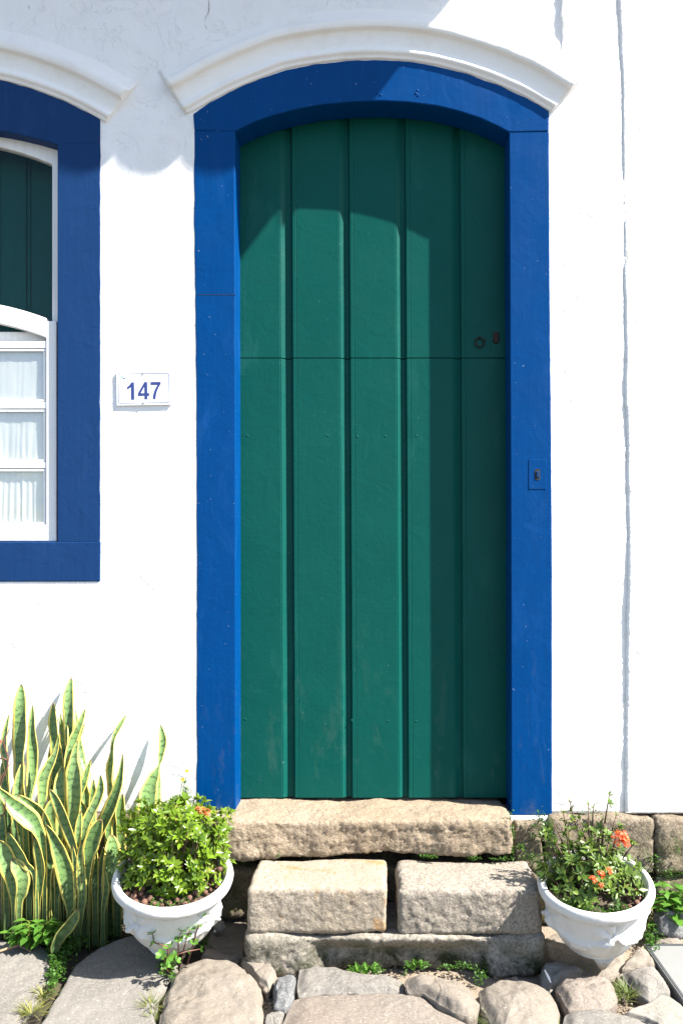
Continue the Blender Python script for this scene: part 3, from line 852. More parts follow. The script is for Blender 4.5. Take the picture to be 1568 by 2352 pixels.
# ------------------------------------------------------------------ rough stone blocks
def rough_block(name, x0, x1, y0, y1, z0, z1, mat, seed=0, st=.012, r=.018, amp=.006, coarse=.010, cfreq=4, warp=None):
    dims = (x1 - x0, y1 - y0, z1 - z0); n = [max(2, int(d / st)) for d in dims]
    idx = {}; vs = []; fs = []
    c = Vector(((x0+x1)/2, (y0+y1)/2, (z0+z1)/2)); h = Vector(dims) / 2; hi = Vector([max(.001, a - r) for a in h])
    def vert(i, j, k):
        key = (i, j, k)
        if key in idx: return idx[key]
        p = Vector((-h.x + dims[0]*i/n[0], -h.y + dims[1]*j/n[1], -h.z + dims[2]*k/n[2]))
        q = Vector([max(-b, min(b, a)) for a, b in zip(p, hi)]); d = p - q
        nn = d.normalized() if d.length > 1e-9 else Vector((0, 0, 0))
        p = q + nn * min(d.length, r) if d.length > 1e-9 else p
        amp_ = amp * (.3 if nn.z > .75 else 1)
        s = Vector((seed * 3.1, seed * 1.7, seed * 2.3)); wpos = p + c
        disp = coarse * fbm(wpos * cfreq + s, 3) + amp_ * (.45 * fbm(wpos * 24 + s, 3) - .9 * abs(fbm(wpos * 62 + s, 2)) + .25)
        p = p + nn * disp + c
        if warp: p = warp(p)
        idx[key] = len(vs); vs.append(p); return idx[key]
    for ax in range(3):
        a, b = [q for q in range(3) if q != ax]
        for side in (0, n[ax]):
            for i in range(n[a]):
                for j in range(n[b]):
                    def mk(ii, jj):
                        t = [0, 0, 0]; t[ax] = side; t[a] = ii; t[b] = jj; return vert(*t)
                    f = (mk(i, j), mk(i+1, j), mk(i+1, j+1), mk(i, j+1))
                    fs.append(f)
    o = obj(name, vs, fs, mat, smooth_=True)
    bm = bmesh.new(); bm.from_mesh(o.data); bmesh.ops.recalc_face_normals(bm, faces=bm.faces); bm.to_mesh(o.data); bm.free()
    return o
zt = EYE - .896                                        # top of the threshold
def zpix(py, y): return W(0, py, y).z
def xpix(px, y): return W(px, 0, y).x
# threshold
yth = -.140
def wth(p):
    p = p.copy()
    if p.z > zt - .05: p.z += -.012 * smooth(.35, .6, p.x) * smooth(-.02, .06, p.y)   # worn corner
    p.z += .008 * math.sin(p.x * 4 + 1) * (1 if p.z < .35 else .2)
    return p
t = rough_block('threshold_stone', xpix(470, yth), xpix(1176, yth), yth, .20, zpix(1970, yth), zt + .004, M['threshold'], 1, .0065, .015, .010, .014, 5, wth)
tag(t, 'long rough tan granite threshold directly under the green door', 'threshold')
# white paint skirt below the right jamb
# foundation stones
def found(px0, px1, py0, py1, yf, seed, parent, yb=.16, r=.02, mat='found'):
    o = rough_block('foundation_stone', xpix(px0, yf), xpix(px1, yf), yf, yb, zpix(py1, yf), zpix(py0, yf), M[mat], seed, .010, r, .011, .016, 6)
    child_of(parent, o); return o
found(1176, 1252, 1886, 2000, -.055, 2, house)
found(1257, 1504, 1880, 2010, -.050, 3, house)
found(1508, 1720, 1880, 2012, -.052, 4, nb)
found(1176, 1330, 2004, 2125, -.040, 5, house)
found(1334, 1500, 2014, 2125, -.045, 6, house)
found(1504, 1720, 2018, 2130, -.040, 7, nb)
found(-420, -10, 1872, 1990, -.020, 8, house)
found(-6, 268, 1872, 1992, -.022, 9, house)
found(272, 486, 1872, 1982, -.030, 10, house)
found(-420, 120, 1995, 2125, -.015, 11, house)
for k_ in range(3):
    found(-424 - 400 * (k_ + 1), -430 - 400 * k_, 1872, 1990, -.02, 60 + k_, house); found(-424 - 400 * (k_ + 1), -430 - 400 * k_, 1994, 2125, -.018, 70 + k_, house)
    found(1724 + 330 * k_, 2048 + 330 * k_, 1880, 2010, -.045, 80 + k_, nb); found(1724 + 330 * k_, 2048 + 330 * k_, 2016, 2130, -.04, 90 + k_, nb)
found(124, 420, 1996, 2125, -.018, 12, house)
found(424, 700, 1992, 2110, -.060, 13, house)
found(704, 1172, 1992, 2110, -.060, 14, house)
mb = MB()
for (a, b, c, d) in ((1162, 1264, 1873, 1891),):
    o = rough_block('plaster_footing', xpix(a, 0), xpix(b, 0), -.012, .1, zpix(d, -.01), zpix(c, 0), M['plaster'], 21, .008, .006, .004, .004)
    child_of(house, o)

# steps
ys = -.385
blk_b = yth + .012
ztop = .253
def wstep(p):
    p = p.copy(); p.x += (p.x - xpix(905, ys)) * .0; return p
s1 = rough_block('step_stone', xpix(567, ys) , xpix(889, ys), ys, blk_b - .004, zpix(2146, ys), ztop, M['step_a'], 31, .0065, .016, .0055, .007, 4)
tag(s1, 'orange stained granite step block, left of the two under the threshold', 'step', 'step blocks below the door')
s2 = rough_block('step_stone', xpix(916, ys), xpix(1243, ys), ys, blk_b - .004, zpix(2150, ys), ztop - .004, M['step_b'], 32, .0065, .018, .0075, .009, 4)
tag(s2, 'pitted grey granite step block, right of the two under the threshold', 'step', 'step blocks below the door')
def wbase(p):
    p = p.copy()
    px = CX + p.x * F / (D + ys)
    if p.y < ys + .12:
        # hollow worn out under the middle of the slab
        k = smooth(690, 760, px) * smooth(1160, 1060, px)
        low = smooth(.10, .035, p.z)
        p.y += .050 * k * low
    return p
s3 = rough_block('base_slab', xpix(566, ys), xpix(1246, ys), ys - .010, yth + .03, -.03, zpix(2149, ys) - .001, M['step_base'], 33, .0065, .020, .009, .014, 5, wbase)
tag(s3, 'mossy weathered base slab carrying the two step blocks', 'step base')

# ------------------------------------------------------------------ paving stones
def pave(poly, h, dome, mat, seed, label, edge=.10, amp=.003, rough=.004, crack_=None, name='paving_stone', cat='paving stone', base=-.07, tilt=(0, 0)):
    P = [G(x, y, h) for x, y in poly]; k = len(P)
    cen = sum(P, Vector()) / k
    # closed Catmull-Rom resample, mildly rounded
    N_ = 120; out = []
    for i in range(k):
        p0, p1, p2, p3 = P[i-1], P[i], P[(i+1) % k], P[(i+2) % k]
        m = max(3, int(N_ * (p2 - p1).length / sum((P[(q+1) % k] - P[q]).length for q in range(k))))
        for j in range(m):
            t = j / m
            cr = .5 * ((2*p1) + (p2-p0)*t + (2*p0-5*p1+4*p2-p3)*t*t + (3*p1-p0-3*p2+p3)*t**3)
            out.append(p1.lerp(p2, t) * .8 + cr * .2)
    n = len(out); s = Vector((seed * 1.3, seed * 2.1, 0))
    for i, p in enumerate(out):
        d = (p - cen); out[i] = p + d.normalized() * .006 * fbm(p * 16 + s, 4)
    CR = [G(x, y, h) for x, y in crack_] if crack_ else None
    vs = []; fs = []
    size = max((p - cen).length for p in out)
    rs = [0] + [i / 26 for i in range(1, 23)] + [.88, .92, .95, .975, .99, 1.0]
    vs.append(None); zc = None
    def top(p, r):
        e = smooth(1.0, 1 - edge * 2, r) if r < 1 else 0
        z = h + dome * (1 - r * r) - (1 - e) * .012 + tilt[0] * (p.x - cen.x) + tilt[1] * (p.y - cen.y)
        z += amp * 1.6 * fbm(p * 7 + s, 4) + rough * .5 * fbm(p * 30 + s, 4)
        z -= .0028 * smooth(.07, 0, abs(fbm(p * 5.5 + s * 2, 3))) * min(1, rough / .006)
        return z
    vs[0] = (cen.x, cen.y, top(cen, 0))
    for r in rs[1:]:
        for p in out:
            q = cen + (p - cen) * r; vs.append((q.x, q.y, top(q, r)))
    for dz, g in ((-.012, 1.006), (-.03, 1.0), (base, .96)):
        for p in out:
            q = cen + (p - cen) * g; jj = .006 * fbm(Vector((q.x * 20, q.y * 20, dz * 30)) + s, 3)
            zz = h - .012 + dz if dz != base else base
            vs.append((q.x + jj, q.y + jj, min(zz, h - .012) + tilt[0] * (p.x - cen.x)))
    for i in range(n): fs.append((0, 1 + i, 1 + (i+1) % n))
    for ring in range(len(rs) - 2 + 3):
        a = 1 + ring * n
        for i in range(n): fs.append((a+i, a+n+i, a+n+(i+1) % n, a+(i+1) % n))
    o = obj(name, vs, fs, M[mat], smooth_=True)
    bm = bmesh.new(); bm.from_mesh(o.data); bmesh.ops.recalc_face_normals(bm, faces=bm.faces); bm.to_mesh(o.data); bm.free()
    if o.data.polygons[0].normal.z < 0:
        bm = bmesh.new(); bm.from_mesh(o.data); bmesh.ops.reverse_faces(bm, faces=bm.faces); bm.to_mesh(o.data); bm.free()
    tag(o, label, cat, 'paving stones in front of the house' if name == 'paving_stone' else None)
    return o
pave([(-160,2160),(0,2155),(42,2162),(100,2167),(119,2191),(119,2220),(109,2251),(111,2264),(83,2297),(50,2331),(15,2385),(-160,2385)], 0, .004, 'pave_grey', 1, 'flat grey paving slab in the bottom left corner of the photo', .04)
pave([(177,2209),(217,2178),(292,2149),(360,2140),(412,2178),(402,2226),(370,2276),(360,2316),(358,2400),(70,2400),(100,2335),(127,2286),(140,2266),(166,2222)], 0, .004, 'pave_grey', 2, 'flat grey slab in front of the left planter, catching its shadow', .035)
pave([(404,2226),(421,2213),(467,2199),(525,2203),(562,2221),(590,2245),(600,2266),(604,2316),(596,2400),(362,2400),(369,2332),(379,2282)], .014, .020, 'pave_tan', 3, 'large domed pinkish tan stone between the left planter and the steps', .06, .008, .008)
pave([(558,2192),(583,2195),(625,2212),(634,2235),(619,2262),(596,2247),(577,2224),(554,2204)], .02, .004, 'pave_tan', 4, 'small tilted brown stone at the lower left corner of the steps', .12)
pave([(634,2240),(655,2235),(678,2238),(681,2252),(672,2265),(676,2281),(655,2300),(632,2297),(628,2265)], .03, .006, 'rock_dark', 5, 'small dark grey angular stone below the left step', .14, .006, .010)
pave([(686,2222),(701,2218),(768,2221),(805,2231),(830,2239),(913,2242),(926,2248),(924,2272),(738,2273),(684,2278),(684,2248)], .014, .006, 'pave_grey', 6, 'long narrow grey stone just below the middle of the steps', .12, .006)
pave([(672,2290),(709,2281),(905,2277),(968,2280),(993,2292),(1013,2312),(1043,2329),(1090,2353),(1100,2410),(630,2410),(652,2332)], .012, .012, 'pave_rose', 7, 'big pinkish brown flat stone at the bottom centre', .1)
pave([(611,2329),(626,2316),(653,2319),(640,2372),(599,2376)], .006, .004, 'pave_grey', 8, 'small grey stone at the bottom, wedged left of the big pinkish one', .1, .005)
pave([(930,2252),(938,2240),(972,2232),(1013,2237),(1063,2247),(1088,2271),(1101,2296),(1095,2321),(1072,2327),(1043,2320),(1009,2300),(974,2277),(934,2274)], .035, .018, 'pave_tan', 9, 'smooth rounded cobble with mossy tint below the right step', .2, .005, .005)
pave([(1103,2262),(1143,2241),(1198,2244),(1244,2256),(1263,2272),(1276,2294),(1282,2326),(1279,2400),(1150,2400),(1128,2345),(1101,2306),(1098,2275)], .025, .022, 'pave_tan', 10, 'large rounded tan boulder with a dark crack, lower right', .12, .007, .006)
pave([(1237,2229),(1256,2211),(1310,2212),(1340,2222),(1290,2240),(1284,2250),(1262,2268),(1240,2250)], .006, .004, 'pale', 11, 'pale broken concrete lump between the steps and the right planter foot', .1, .008, .012)
pave([(1281,2254),(1290,2241),(1340,2236),(1399,2240),(1412,2259),(1416,2286),(1387,2311),(1306,2311),(1291,2290),(1273,2268)], .03, .014, 'pave_rose', 12, 'rounded reddish cobble directly below the foot of the right planter', .14, .006, .006)
pave([(1296,2327),(1308,2317),(1374,2315),(1425,2326),(1480,2343),(1506,2362),(1500,2410),(1290,2410)], .018, .010, 'pave_grey', 13, 'grey stone cut by the bottom edge, right of the large boulder', .14)
pave([(1433,2324),(1441,2314),(1468,2303),(1515,2278),(1539,2280),(1600,2330),(1640,2400),(1540,2400),(1507,2350),(1480,2338)], .006, .003, 'pale', 14, 'pale flat slab in the bottom right corner', .08)
pave([(1428,2231),(1455,2222),(1501,2217),(1523,2248),(1540,2270),(1515,2273),(1490,2286),(1463,2270),(1436,2248)], .018, .010, 'pave_grey', 15, 'grey brown cobble beside the left edge of the metal cover', .2, .006)
pave([(1450,2193),(1476,2168),(1496,2193),(1504,2213),(1463,2219),(1427,2216)], .012, .008, 'pave_tan', 16, 'ochre stone behind the metal cover corner, right of the planter', .15, .006)
pave([(470,2170),(500,2105),(566,2098),(580,2165),(560,2196),(500,2188)], -.006, .003, 'pave_tan', 17, 'shaded brown slab in the gap between left planter and steps', .08)
pave([(470,2176),(500,2184),(548,2198),(540,2206),(500,2200),(462,2192)], .004, .004, 'pave_tan', 18, 'narrow tan stone edging the back of the domed stone', .1)
pave([(1240,2150),(1330,2120),(1420,2150),(1440,2215),(1400,2236),(1300,2232),(1250,2205)], -.004, .004, 'pave_tan', 19, 'shaded stone under the right planter', .08)
pave([(1410,2240),(1428,2234),(1436,2250),(1450,2270),(1428,2284),(1420,2262)], -.004, .004, 'pave_tan', 20, 'small sandy stone half buried beside the grass tuft at right', .1)
# far paving towards the viewer (outside the frame, needed for light and other views)
rnd = random.Random(3)
def seen(x, y):
    d = D + y; return d > .3 and CY + F * EYE / d < 2400
cnt = 0
for gy in range(4):
    for gx in range(-4, 5):
        cx_ = gx * .46 + rnd.uniform(-.05, .05) + .2 * (gy % 2); cy_ = -1.02 - gy * .42 + rnd.uniform(-.04, .04)
        k = 9; pl = []
        for i in range(k):
            q = 2 * math.pi * i / k; rx = .235 * (1 + .12 * rnd.uniform(-1, 1)); x = cx_ + rx * math.copysign(abs(math.cos(q)) ** .8, math.cos(q)); y = cy_ + .205 * math.copysign(abs(math.sin(q)) ** .8, math.sin(q)) * (1 + .1 * rnd.uniform(-1, 1))
            y = min(y, -.79); d = D + y; pl.append((CX + x * F / d, CY + F * EYE / d))
        pave(pl, 0, .01, 'street', 40 + cnt, 'worn paving stone of the street in front of the house, nearer than the picture shows', .15); cnt += 1

# rock at the right edge with a spot of blue paint
def rock(name, c, rad, mat, seed, label, cat, rough=.25, group=None, sub=3):
    bm = bmesh.new(); bmesh.ops.create_icosphere(bm, subdivisions=sub, radius=1)
    s = Vector((seed, seed * 2.2, 0))
    for v in bm.verts:
        k = 1 + rough * fbm(v.co * 1.4 + s, 4)
        v.co = Vector((v.co.x * rad[0] * k, v.co.y * rad[1] * k, v.co.z * rad[2] * k))
    me = bpy.data.meshes.new(name); bm.to_mesh(me); bm.free(); me.materials.append(M[mat])
    me.polygons.foreach_set('use_smooth', [sub > 2] * len(me.polygons))
    o = bpy.data.objects.new(name, me); col.objects.link(o); o.location = c
    tag(o, label, cat, group); return o
p = G(1542, 2158, .0); rock('rock', (p.x, p.y + .03, .035), (.060, .05, .055), 'rock_dark', 3, 'dark grey rock behind the metal cover at the right edge', 'rock', .35, sub=4)
p = G(1548, 2166, 0); rock('rock', (p.x - .02, p.y - .01, -.005), (.05, .03, .022), 'pave_rose', 5, 'low reddish stone in front of the dark grey rock', 'rock', .3, sub=4)
p = G(527, 2090, .0); rock('rock', (p.x, -.16, .028), (.022, .014, .02), 'pale', 6, 'small white stone under the left end of the threshold', 'rock', .4, sub=3)
p = G(662, 2330, 0)
for i, (a, b, sz, m_, lb) in enumerate([(1181, 2252, .012, 'pave_rose', 'brown pebble in the weeds below the right step'), (1316, 2300, .0, '', ''), (607, 2262, .010, 'pave_rose', 'small reddish pebble beside the dark angular stone'),
                       (616, 2258, .009, 'pale', 'small pale pebble beside the dark angular stone'), (1318, 2284, .0, '', ''), (610, 2275, .009, 'pave_tan', 'ochre pebble in the gap left of the dark angular stone')]):
    if sz: q = G(a, b, 0); rock('pebble', (q.x, q.y, .0), (sz, sz, sz * .9), m_, i + 8, lb, 'pebble', .3)
# white shell-like fragment in the gap
p = G(1287, 2296, 0); rock('shard', (p.x, p.y, .0), (.009, .016, .010), 'pale', 17, 'small white fragment in the gap right of the large boulder', 'debris', .6)
p = G(1182, 2262, 0)
mb = MB(); q = G(1184, 2262, .02); mb.tube([q + Vector((-.016, -.012, -.006)), q + Vector((.012, .012, .004))], [.004, .002], 5)
tag(mb.build('shard', M['paper']), 'white sliver lying on the weeds below the right step', 'debris')
mb = MB(); q = G(1258, 2246, .03); mb.tube([q + Vector((-.008, .012, .018)), q + Vector((.002, 0, 0)), q + Vector((.006, -.01, -.01))], [.002, .004, .002], 5)
tag(mb.build('shard', M['paper']), 'thin white sliver at the lower right corner of the base slab', 'debris')
# cigarette end
q = G(601, 2128, .0)
mb = MB(); q = W(602, 2074, -.24); q.z = .012; g = G(494 * 1.0, 2130, .012)
g = G(493, 2134, .012)
mb.tube([g + Vector((0, 0, 0)), g + Vector((.006, -.024, .004))], .0042, 10)
tag(mb.build('cigarette_end', M['paper'], sm=False), 'white cigarette end lying in the shade right of the left planter', 'cigarette end')
# dry twigs at left
mb = MB(); a = G(-10, 2188, .012); b = G(45, 2170, .014); c = G(78, 2162, .012); d = G(104, 2158, .006)
mb.tube([a, b, c, d], [.004, .0045, .0035, .002], 7)
tag(mb.build('twig', M['twig'], sm=True), 'thick dry brown twig lying on the far left slab', 'twig')
mb = MB(); a = G(40, 2172, .014); b = G(52, 2176, .01); c = G(72, 2186, .007); mb.tube([a, b, c], [.002, .0015, .001], 5)
tag(mb.build('twig', M['twig'], sm=True), 'short thin twig beside the thick one on the far left slab', 'twig')

# metal cover at the right
def cover():
    a = G(1477, 2170, .010); n = Vector((0, -1, 0))
    x0, y0 = a.x, a.y; x1, y1 = x0 + .62, y0 - .62
    root = empty('metal_cover', (x0, y1, 0)); tag(root, 'pale galvanised metal cover with a dark rim let into the paving at right', 'cover')
    mb = MB(); mb.box((x0 + .012, y1 + .012, -.03), (x1 - .012, y0 - .010, .012)); o = bevel(mb.build('lid', M['cover']), .002); child_of(root, o)
    mb = MB()
    for e in ((x0, x0 + .004), (x0 + .0065, x0 + .0095)): mb.box((e[0], y1, -.03), (e[1], y0, .0135))
    for e in ((y0 - .003, y0), (y0 - .0085, y0 - .0055)): mb.box((x0 + .0096, e[0], -.03), (x1, e[1], .0135))
    mb.box((x0, y1 - .004, -.03), (x1, y1, .0135)); mb.box((x1, y1 - .004, -.03), (x1 + .004, y0, .0135))
    o = mb.build('rim', M['cover_edge']); child_of(root, o)
cover()

# ------------------------------------------------------------------ planters
POT = []
def planter(name, cx_, cy_, zb, H, Rr, tiltx, tilty, rot, bows, label):
    root = empty(name, (cx_, cy_, zb)); root.rotation_euler = (tiltx, tilty, rot)
    POT.append((Matrix.Translation((cx_, cy_, zb)) @ root.rotation_euler.to_matrix().to_4x4(), H))
    tag(root, label, 'planter', 'white planters flanking the steps')
    foot = .052
    prof = [(.045, foot - .004), (.066, foot - .001), (.090, foot + .006), (.100, foot + .012), (.099, foot + .018), (.097, foot + .022)]
    for i in range(1, 26):
        t = i / 26; z = lerp(foot + .024, H - .046, t)
        r = lerp(.094, Rr * .815, math.sin(t * math.pi / 2) ** .38)
        prof.append((r, z))
    prof += [(Rr * .84, H - .048), (Rr * .88, H - .045), (Rr * .95, H - .040), (Rr * .99, H - .031), (Rr, H - .020), (Rr * .985, H - .009), (Rr * .955, H - .002), (Rr * .92, H),
             (Rr * .885, H - .004), (Rr * .86, H - .013), (Rr * .83, H - .03), (Rr * .79, H - .06), (Rr * .7, H - .10), (.02, H - .11)]
    n = 288; m = len(prof); vs = []; fs = []
    for i in range(n):
        th = 2 * math.pi * i / n
        for r, z in prof:
            rel = 0
            if foot + .022 < z < H - .045 and r > .09:
                zz = (z - foot) / (H - foot)          # 0..1
                a = min(((th - b + math.pi) % (2 * math.pi) - math.pi for b in bows), key=abs)
                # bow: radiating ribbon folds around a knot
                dx = a * r; dz = z - (foot + (H - foot) * .60)
                rr = math.hypot(dx, dz); ph = math.atan2(dz, dx)
                petal = abs(math.cos(ph * 3.0 + .4)) ** .7
                rel += .014 * smooth(.078, .036, rr) * smooth(.004, .018, rr) * (.2 + .8 * petal)
                rel += .010 * smooth(.013, .004, rr)
                # hanging ribbon ends
                if dz < 0: rel += .006 * smooth(.016, .004, abs(abs(dx) - .012 + dz * .25)) * smooth(-.075, -.03, dz)
                # swags between the bows
                bs = sorted(((b - th) % (2 * math.pi)) for b in bows); nxt = bs[0]; prv = 2 * math.pi - bs[-1]
                span = nxt + prv; u = prv / span
                zs_ = foot + (H - foot) * (.60 - .25 * math.sin(math.pi * u) ** .8)
                wd = .010 + .016 * math.sin(math.pi * u)
                d_ = abs(z - zs_)
                folds = .5 + .5 * math.cos((z - zs_) * 420 + 6 * u)
                rel += smooth(wd, wd * .35, d_) * (.009 + .004 * folds + .004 * fbm(Vector((th * 7, z * 60, 1)), 3))
            rel *= 1.0
            rel += .0012 * fbm(Vector((math.cos(th) * 3, math.sin(th) * 3, z * 20)), 3)
            vs.append(((r + rel) * math.cos(th), (r + rel) * math.sin(th), z))
    for i in range(n):
        for k in range(m - 1): fs.append((i*m+k, ((i+1) % n)*m+k, ((i+1) % n)*m+k+1, i*m+k+1))
    fs.append(tuple(i*m for i in range(n))[::-1])
    body = obj('bowl', vs, fs, M['pot'], root, True)
    for k in range(3):
        a = bows[0] + k * 2 * math.pi / 3
        mb = MB(); fx, fy = .052 * math.cos(a), .052 * math.sin(a)
        mb.tube([(fx * .9, fy * .9, -.004), (fx * .95, fy * .95, .006), (fx, fy, .028), (fx * 1.05, fy * 1.05, foot + .008)], [.012, .017, .027, .044], 20)
        mb.build('foot', M['pot'], root, sm=True)
    # soil disc
    k = 40; vs = [(0, 0, H - .036)]
    for ring, q in ((1, .4), (2, .82)):
        for i in range(k):
            a = 2 * math.pi * i / k; vs.append((Rr * q * math.cos(a), Rr * q * math.sin(a), H - .036 + .004 * fbm(Vector((q * 9 * math.cos(a), 9 * q * math.sin(a), 0)), 3)))
    fs = [(0, 1+i, 1+(i+1) % k) for i in range(k)] + [(1+i, 1+k+i, 1+k+(i+1) % k, 1+(i+1) % k) for i in range(k)]
    obj('soil', vs, fs, M['soil'], root, True)
    return root
PL = Vector((xpix(398, -.285), -.285, 0)); PRT = Vector((xpix(1368, -.36), -.36, 0))
planter('planter', PL.x, PL.y, 0.014, .290, .190, R(14), R(4), 0, [R(-118), R(-28), R(62), R(152)], 'clean white planter with swags and bows standing left of the steps')
planter('planter', PRT.x, PRT.y, 0.026, .274, .179, R(12), R(-4), 0, [R(-84), R(6), R(96), R(186)], 'stained white planter with a ribbon bow standing right of the steps')

# ------------------------------------------------------------------ leaves and shrubs
def leaf_geo(mb, base, d, up, L, Wd, c, curl=.15, fold=.25, seg=4, shape=1.0):
    d = d.normalized(); side = d.cross(up)
    if side.length < 1e-3: side = Vector((1, 0, 0))
    side.normalize(); nn = side.cross(d).normalized()
    vs = [base]; fs = []; uv = []
    prev = [0]
    for i in range(1, seg + 1):
        t = i / seg
        wv = Wd * math.sin(math.pi * min(1, t ** shape)) * .5 if i < seg else 0
        p = base + d * (L * t) - nn * (curl * L * t * t)
        if i == seg: vs.append(p); cur = [len(vs) - 1]
        else:
            vs += [p - side * wv + nn * fold * wv, p, p + side * wv + nn * fold * wv]; k = len(vs); cur = [k-3, k-2, k-1]
        if len(prev) == 1: fs += [(prev[0], cur[1], cur[0]), (prev[0], cur[2], cur[1])]
        elif len(cur) == 1: fs += [(prev[0], prev[1], cur[0]), (prev[1], prev[2], cur[0])]
        else: fs += [(prev[0], prev[1], cur[1], cur[0]), (prev[1], prev[2], cur[2], cur[1])]
        prev = cur
    mb.add(vs, fs, c=c)
def rosette(mb, p, axis, rnd, n, L, Wd, tone, open_=.9):
    axis = axis.normalized()
    a = axis.orthogonal().normalized(); b = axis.cross(a); off = rnd.random() * 6.28
    for i in range(n):
        q = off + 2 * math.pi * i / n * 1.0 + rnd.uniform(-.3, .3); o_ = open_ * rnd.uniform(.55, 1.35)
        d = axis * math.cos(o_) + (a * math.cos(q) + b * math.sin(q)) * math.sin(o_)
        l = L * rnd.uniform(.6, 1.15); t = max(0, min(1, tone + rnd.uniform(-.35, .35)))
        leaf_geo(mb, p - axis * rnd.uniform(0, .012), d, axis, l, Wd * rnd.uniform(.8, 1.1) * l / L, (t, .45 if rnd.random() < .03 else rnd.uniform(0, .12), 0), rnd.uniform(.0, .3), rnd.uniform(.1, .35), 4, .85)
def flower_head(parent, p, r, mat, rnd, n=34, up=Vector((0, -.3, 1)), name='flower'):
    mb = MB(); up = up.normalized(); a = up.orthogonal().normalized(); b = up.cross(a)
    for i in range(n):
        o_ = rnd.uniform(0, 1.35); q = rnd.uniform(0, 6.28)
        d = up * math.cos(o_) + (a * math.cos(q) + b * math.sin(q)) * math.sin(o_)
        e = p + d * r * rnd.uniform(.7, 1); mb.tube([p, e], [.0008, .0011], 4)
        x_ = d.orthogonal().normalized(); y_ = d.cross(x_)
        for k in range(4):
            qq = k * math.pi / 2 + q; dd = (x_ * math.cos(qq) + y_ * math.sin(qq)) * .9 + d * .35
            leaf_geo(mb, e, dd, d, .0062, .0028, (.5, .5, .5), .1, .1, 3)
    o = mb.build(name, mat); child_of(parent, o); return o

def shrub_left():
    rnd = random.Random(11); root = empty('potted_shrub', (PL.x, PL.y, .2))
    tag(root, 'dense glossy green flowering shrub in the left planter', 'shrub')
    fol = MB(); st = MB()
    c0 = Vector((PL.x + .016, PL.y - .03, .225))
    tips = []
    tries = 0
    while len(tips) < 680 and tries < 60000:
        tries += 1
        x = rnd.uniform(-.178, .172); y = rnd.uniform(-.15, .15); z = rnd.uniform(.0, .295)
        # outline: two boxy masses, rounded on top, a bit hollow at the front bottom
        r = math.hypot(x / .178, y / .155)
        top = .285 - .05 * max(0, abs(x) / .17 - .6) - .05 * r ** 4 + .022 * math.sin(x * 34 + 1) + .014 * math.sin(y * 40)
        if r > 1 or z > top: continue
        if z < .05 and r > .80: continue
        # favour the shell
        shell = max(r, z / top)
        if rnd.random() > smooth(.3, .8, shell) + .25: continue
        p = c0 + Vector((x, y, z))
        if any((p - q).length < .0135 for q, _ in tips): continue
        ax = Vector((x * 1.6, y * 1.6 - .01, .10 + z * .45)); tips.append((p, ax))
    for p, ax in tips:
        rosette(fol, p, ax + Vector((rnd.uniform(-.05, .05), rnd.uniform(-.05, .05), 0)), rnd, rnd.randint(7, 10), .028, .0115, rnd.uniform(.35, 1.0), 1.0)
        b0 = c0 + Vector(((p.x - c0.x) * .35, (p.y - c0.y) * .35, -.005))
        mid = b0.lerp(p, .55) + Vector((rnd.uniform(-.012, .012), rnd.uniform(-.012, .012), .01))
        if rnd.random() < .5: st.tube([b0, mid, p], [.0028, .002, .0012], 5)
    o = st.build('stem', M['bark'], sm=True); child_of(root, o)
    o = fol.build('foliage', M['ixora'], cl=True, sm=True); child_of(root, o)
    for px, py, dy, r, m_ in ((544, 0, 0, 0, 0),):
        pass
    for px, py, r in ((456, 1866, .020), (471, 1871, .022), (447, 1886, .014)):
        flower_head(root, W(px, py, -.33), r, M['flower_old'], rnd, 26)
shrub_left()

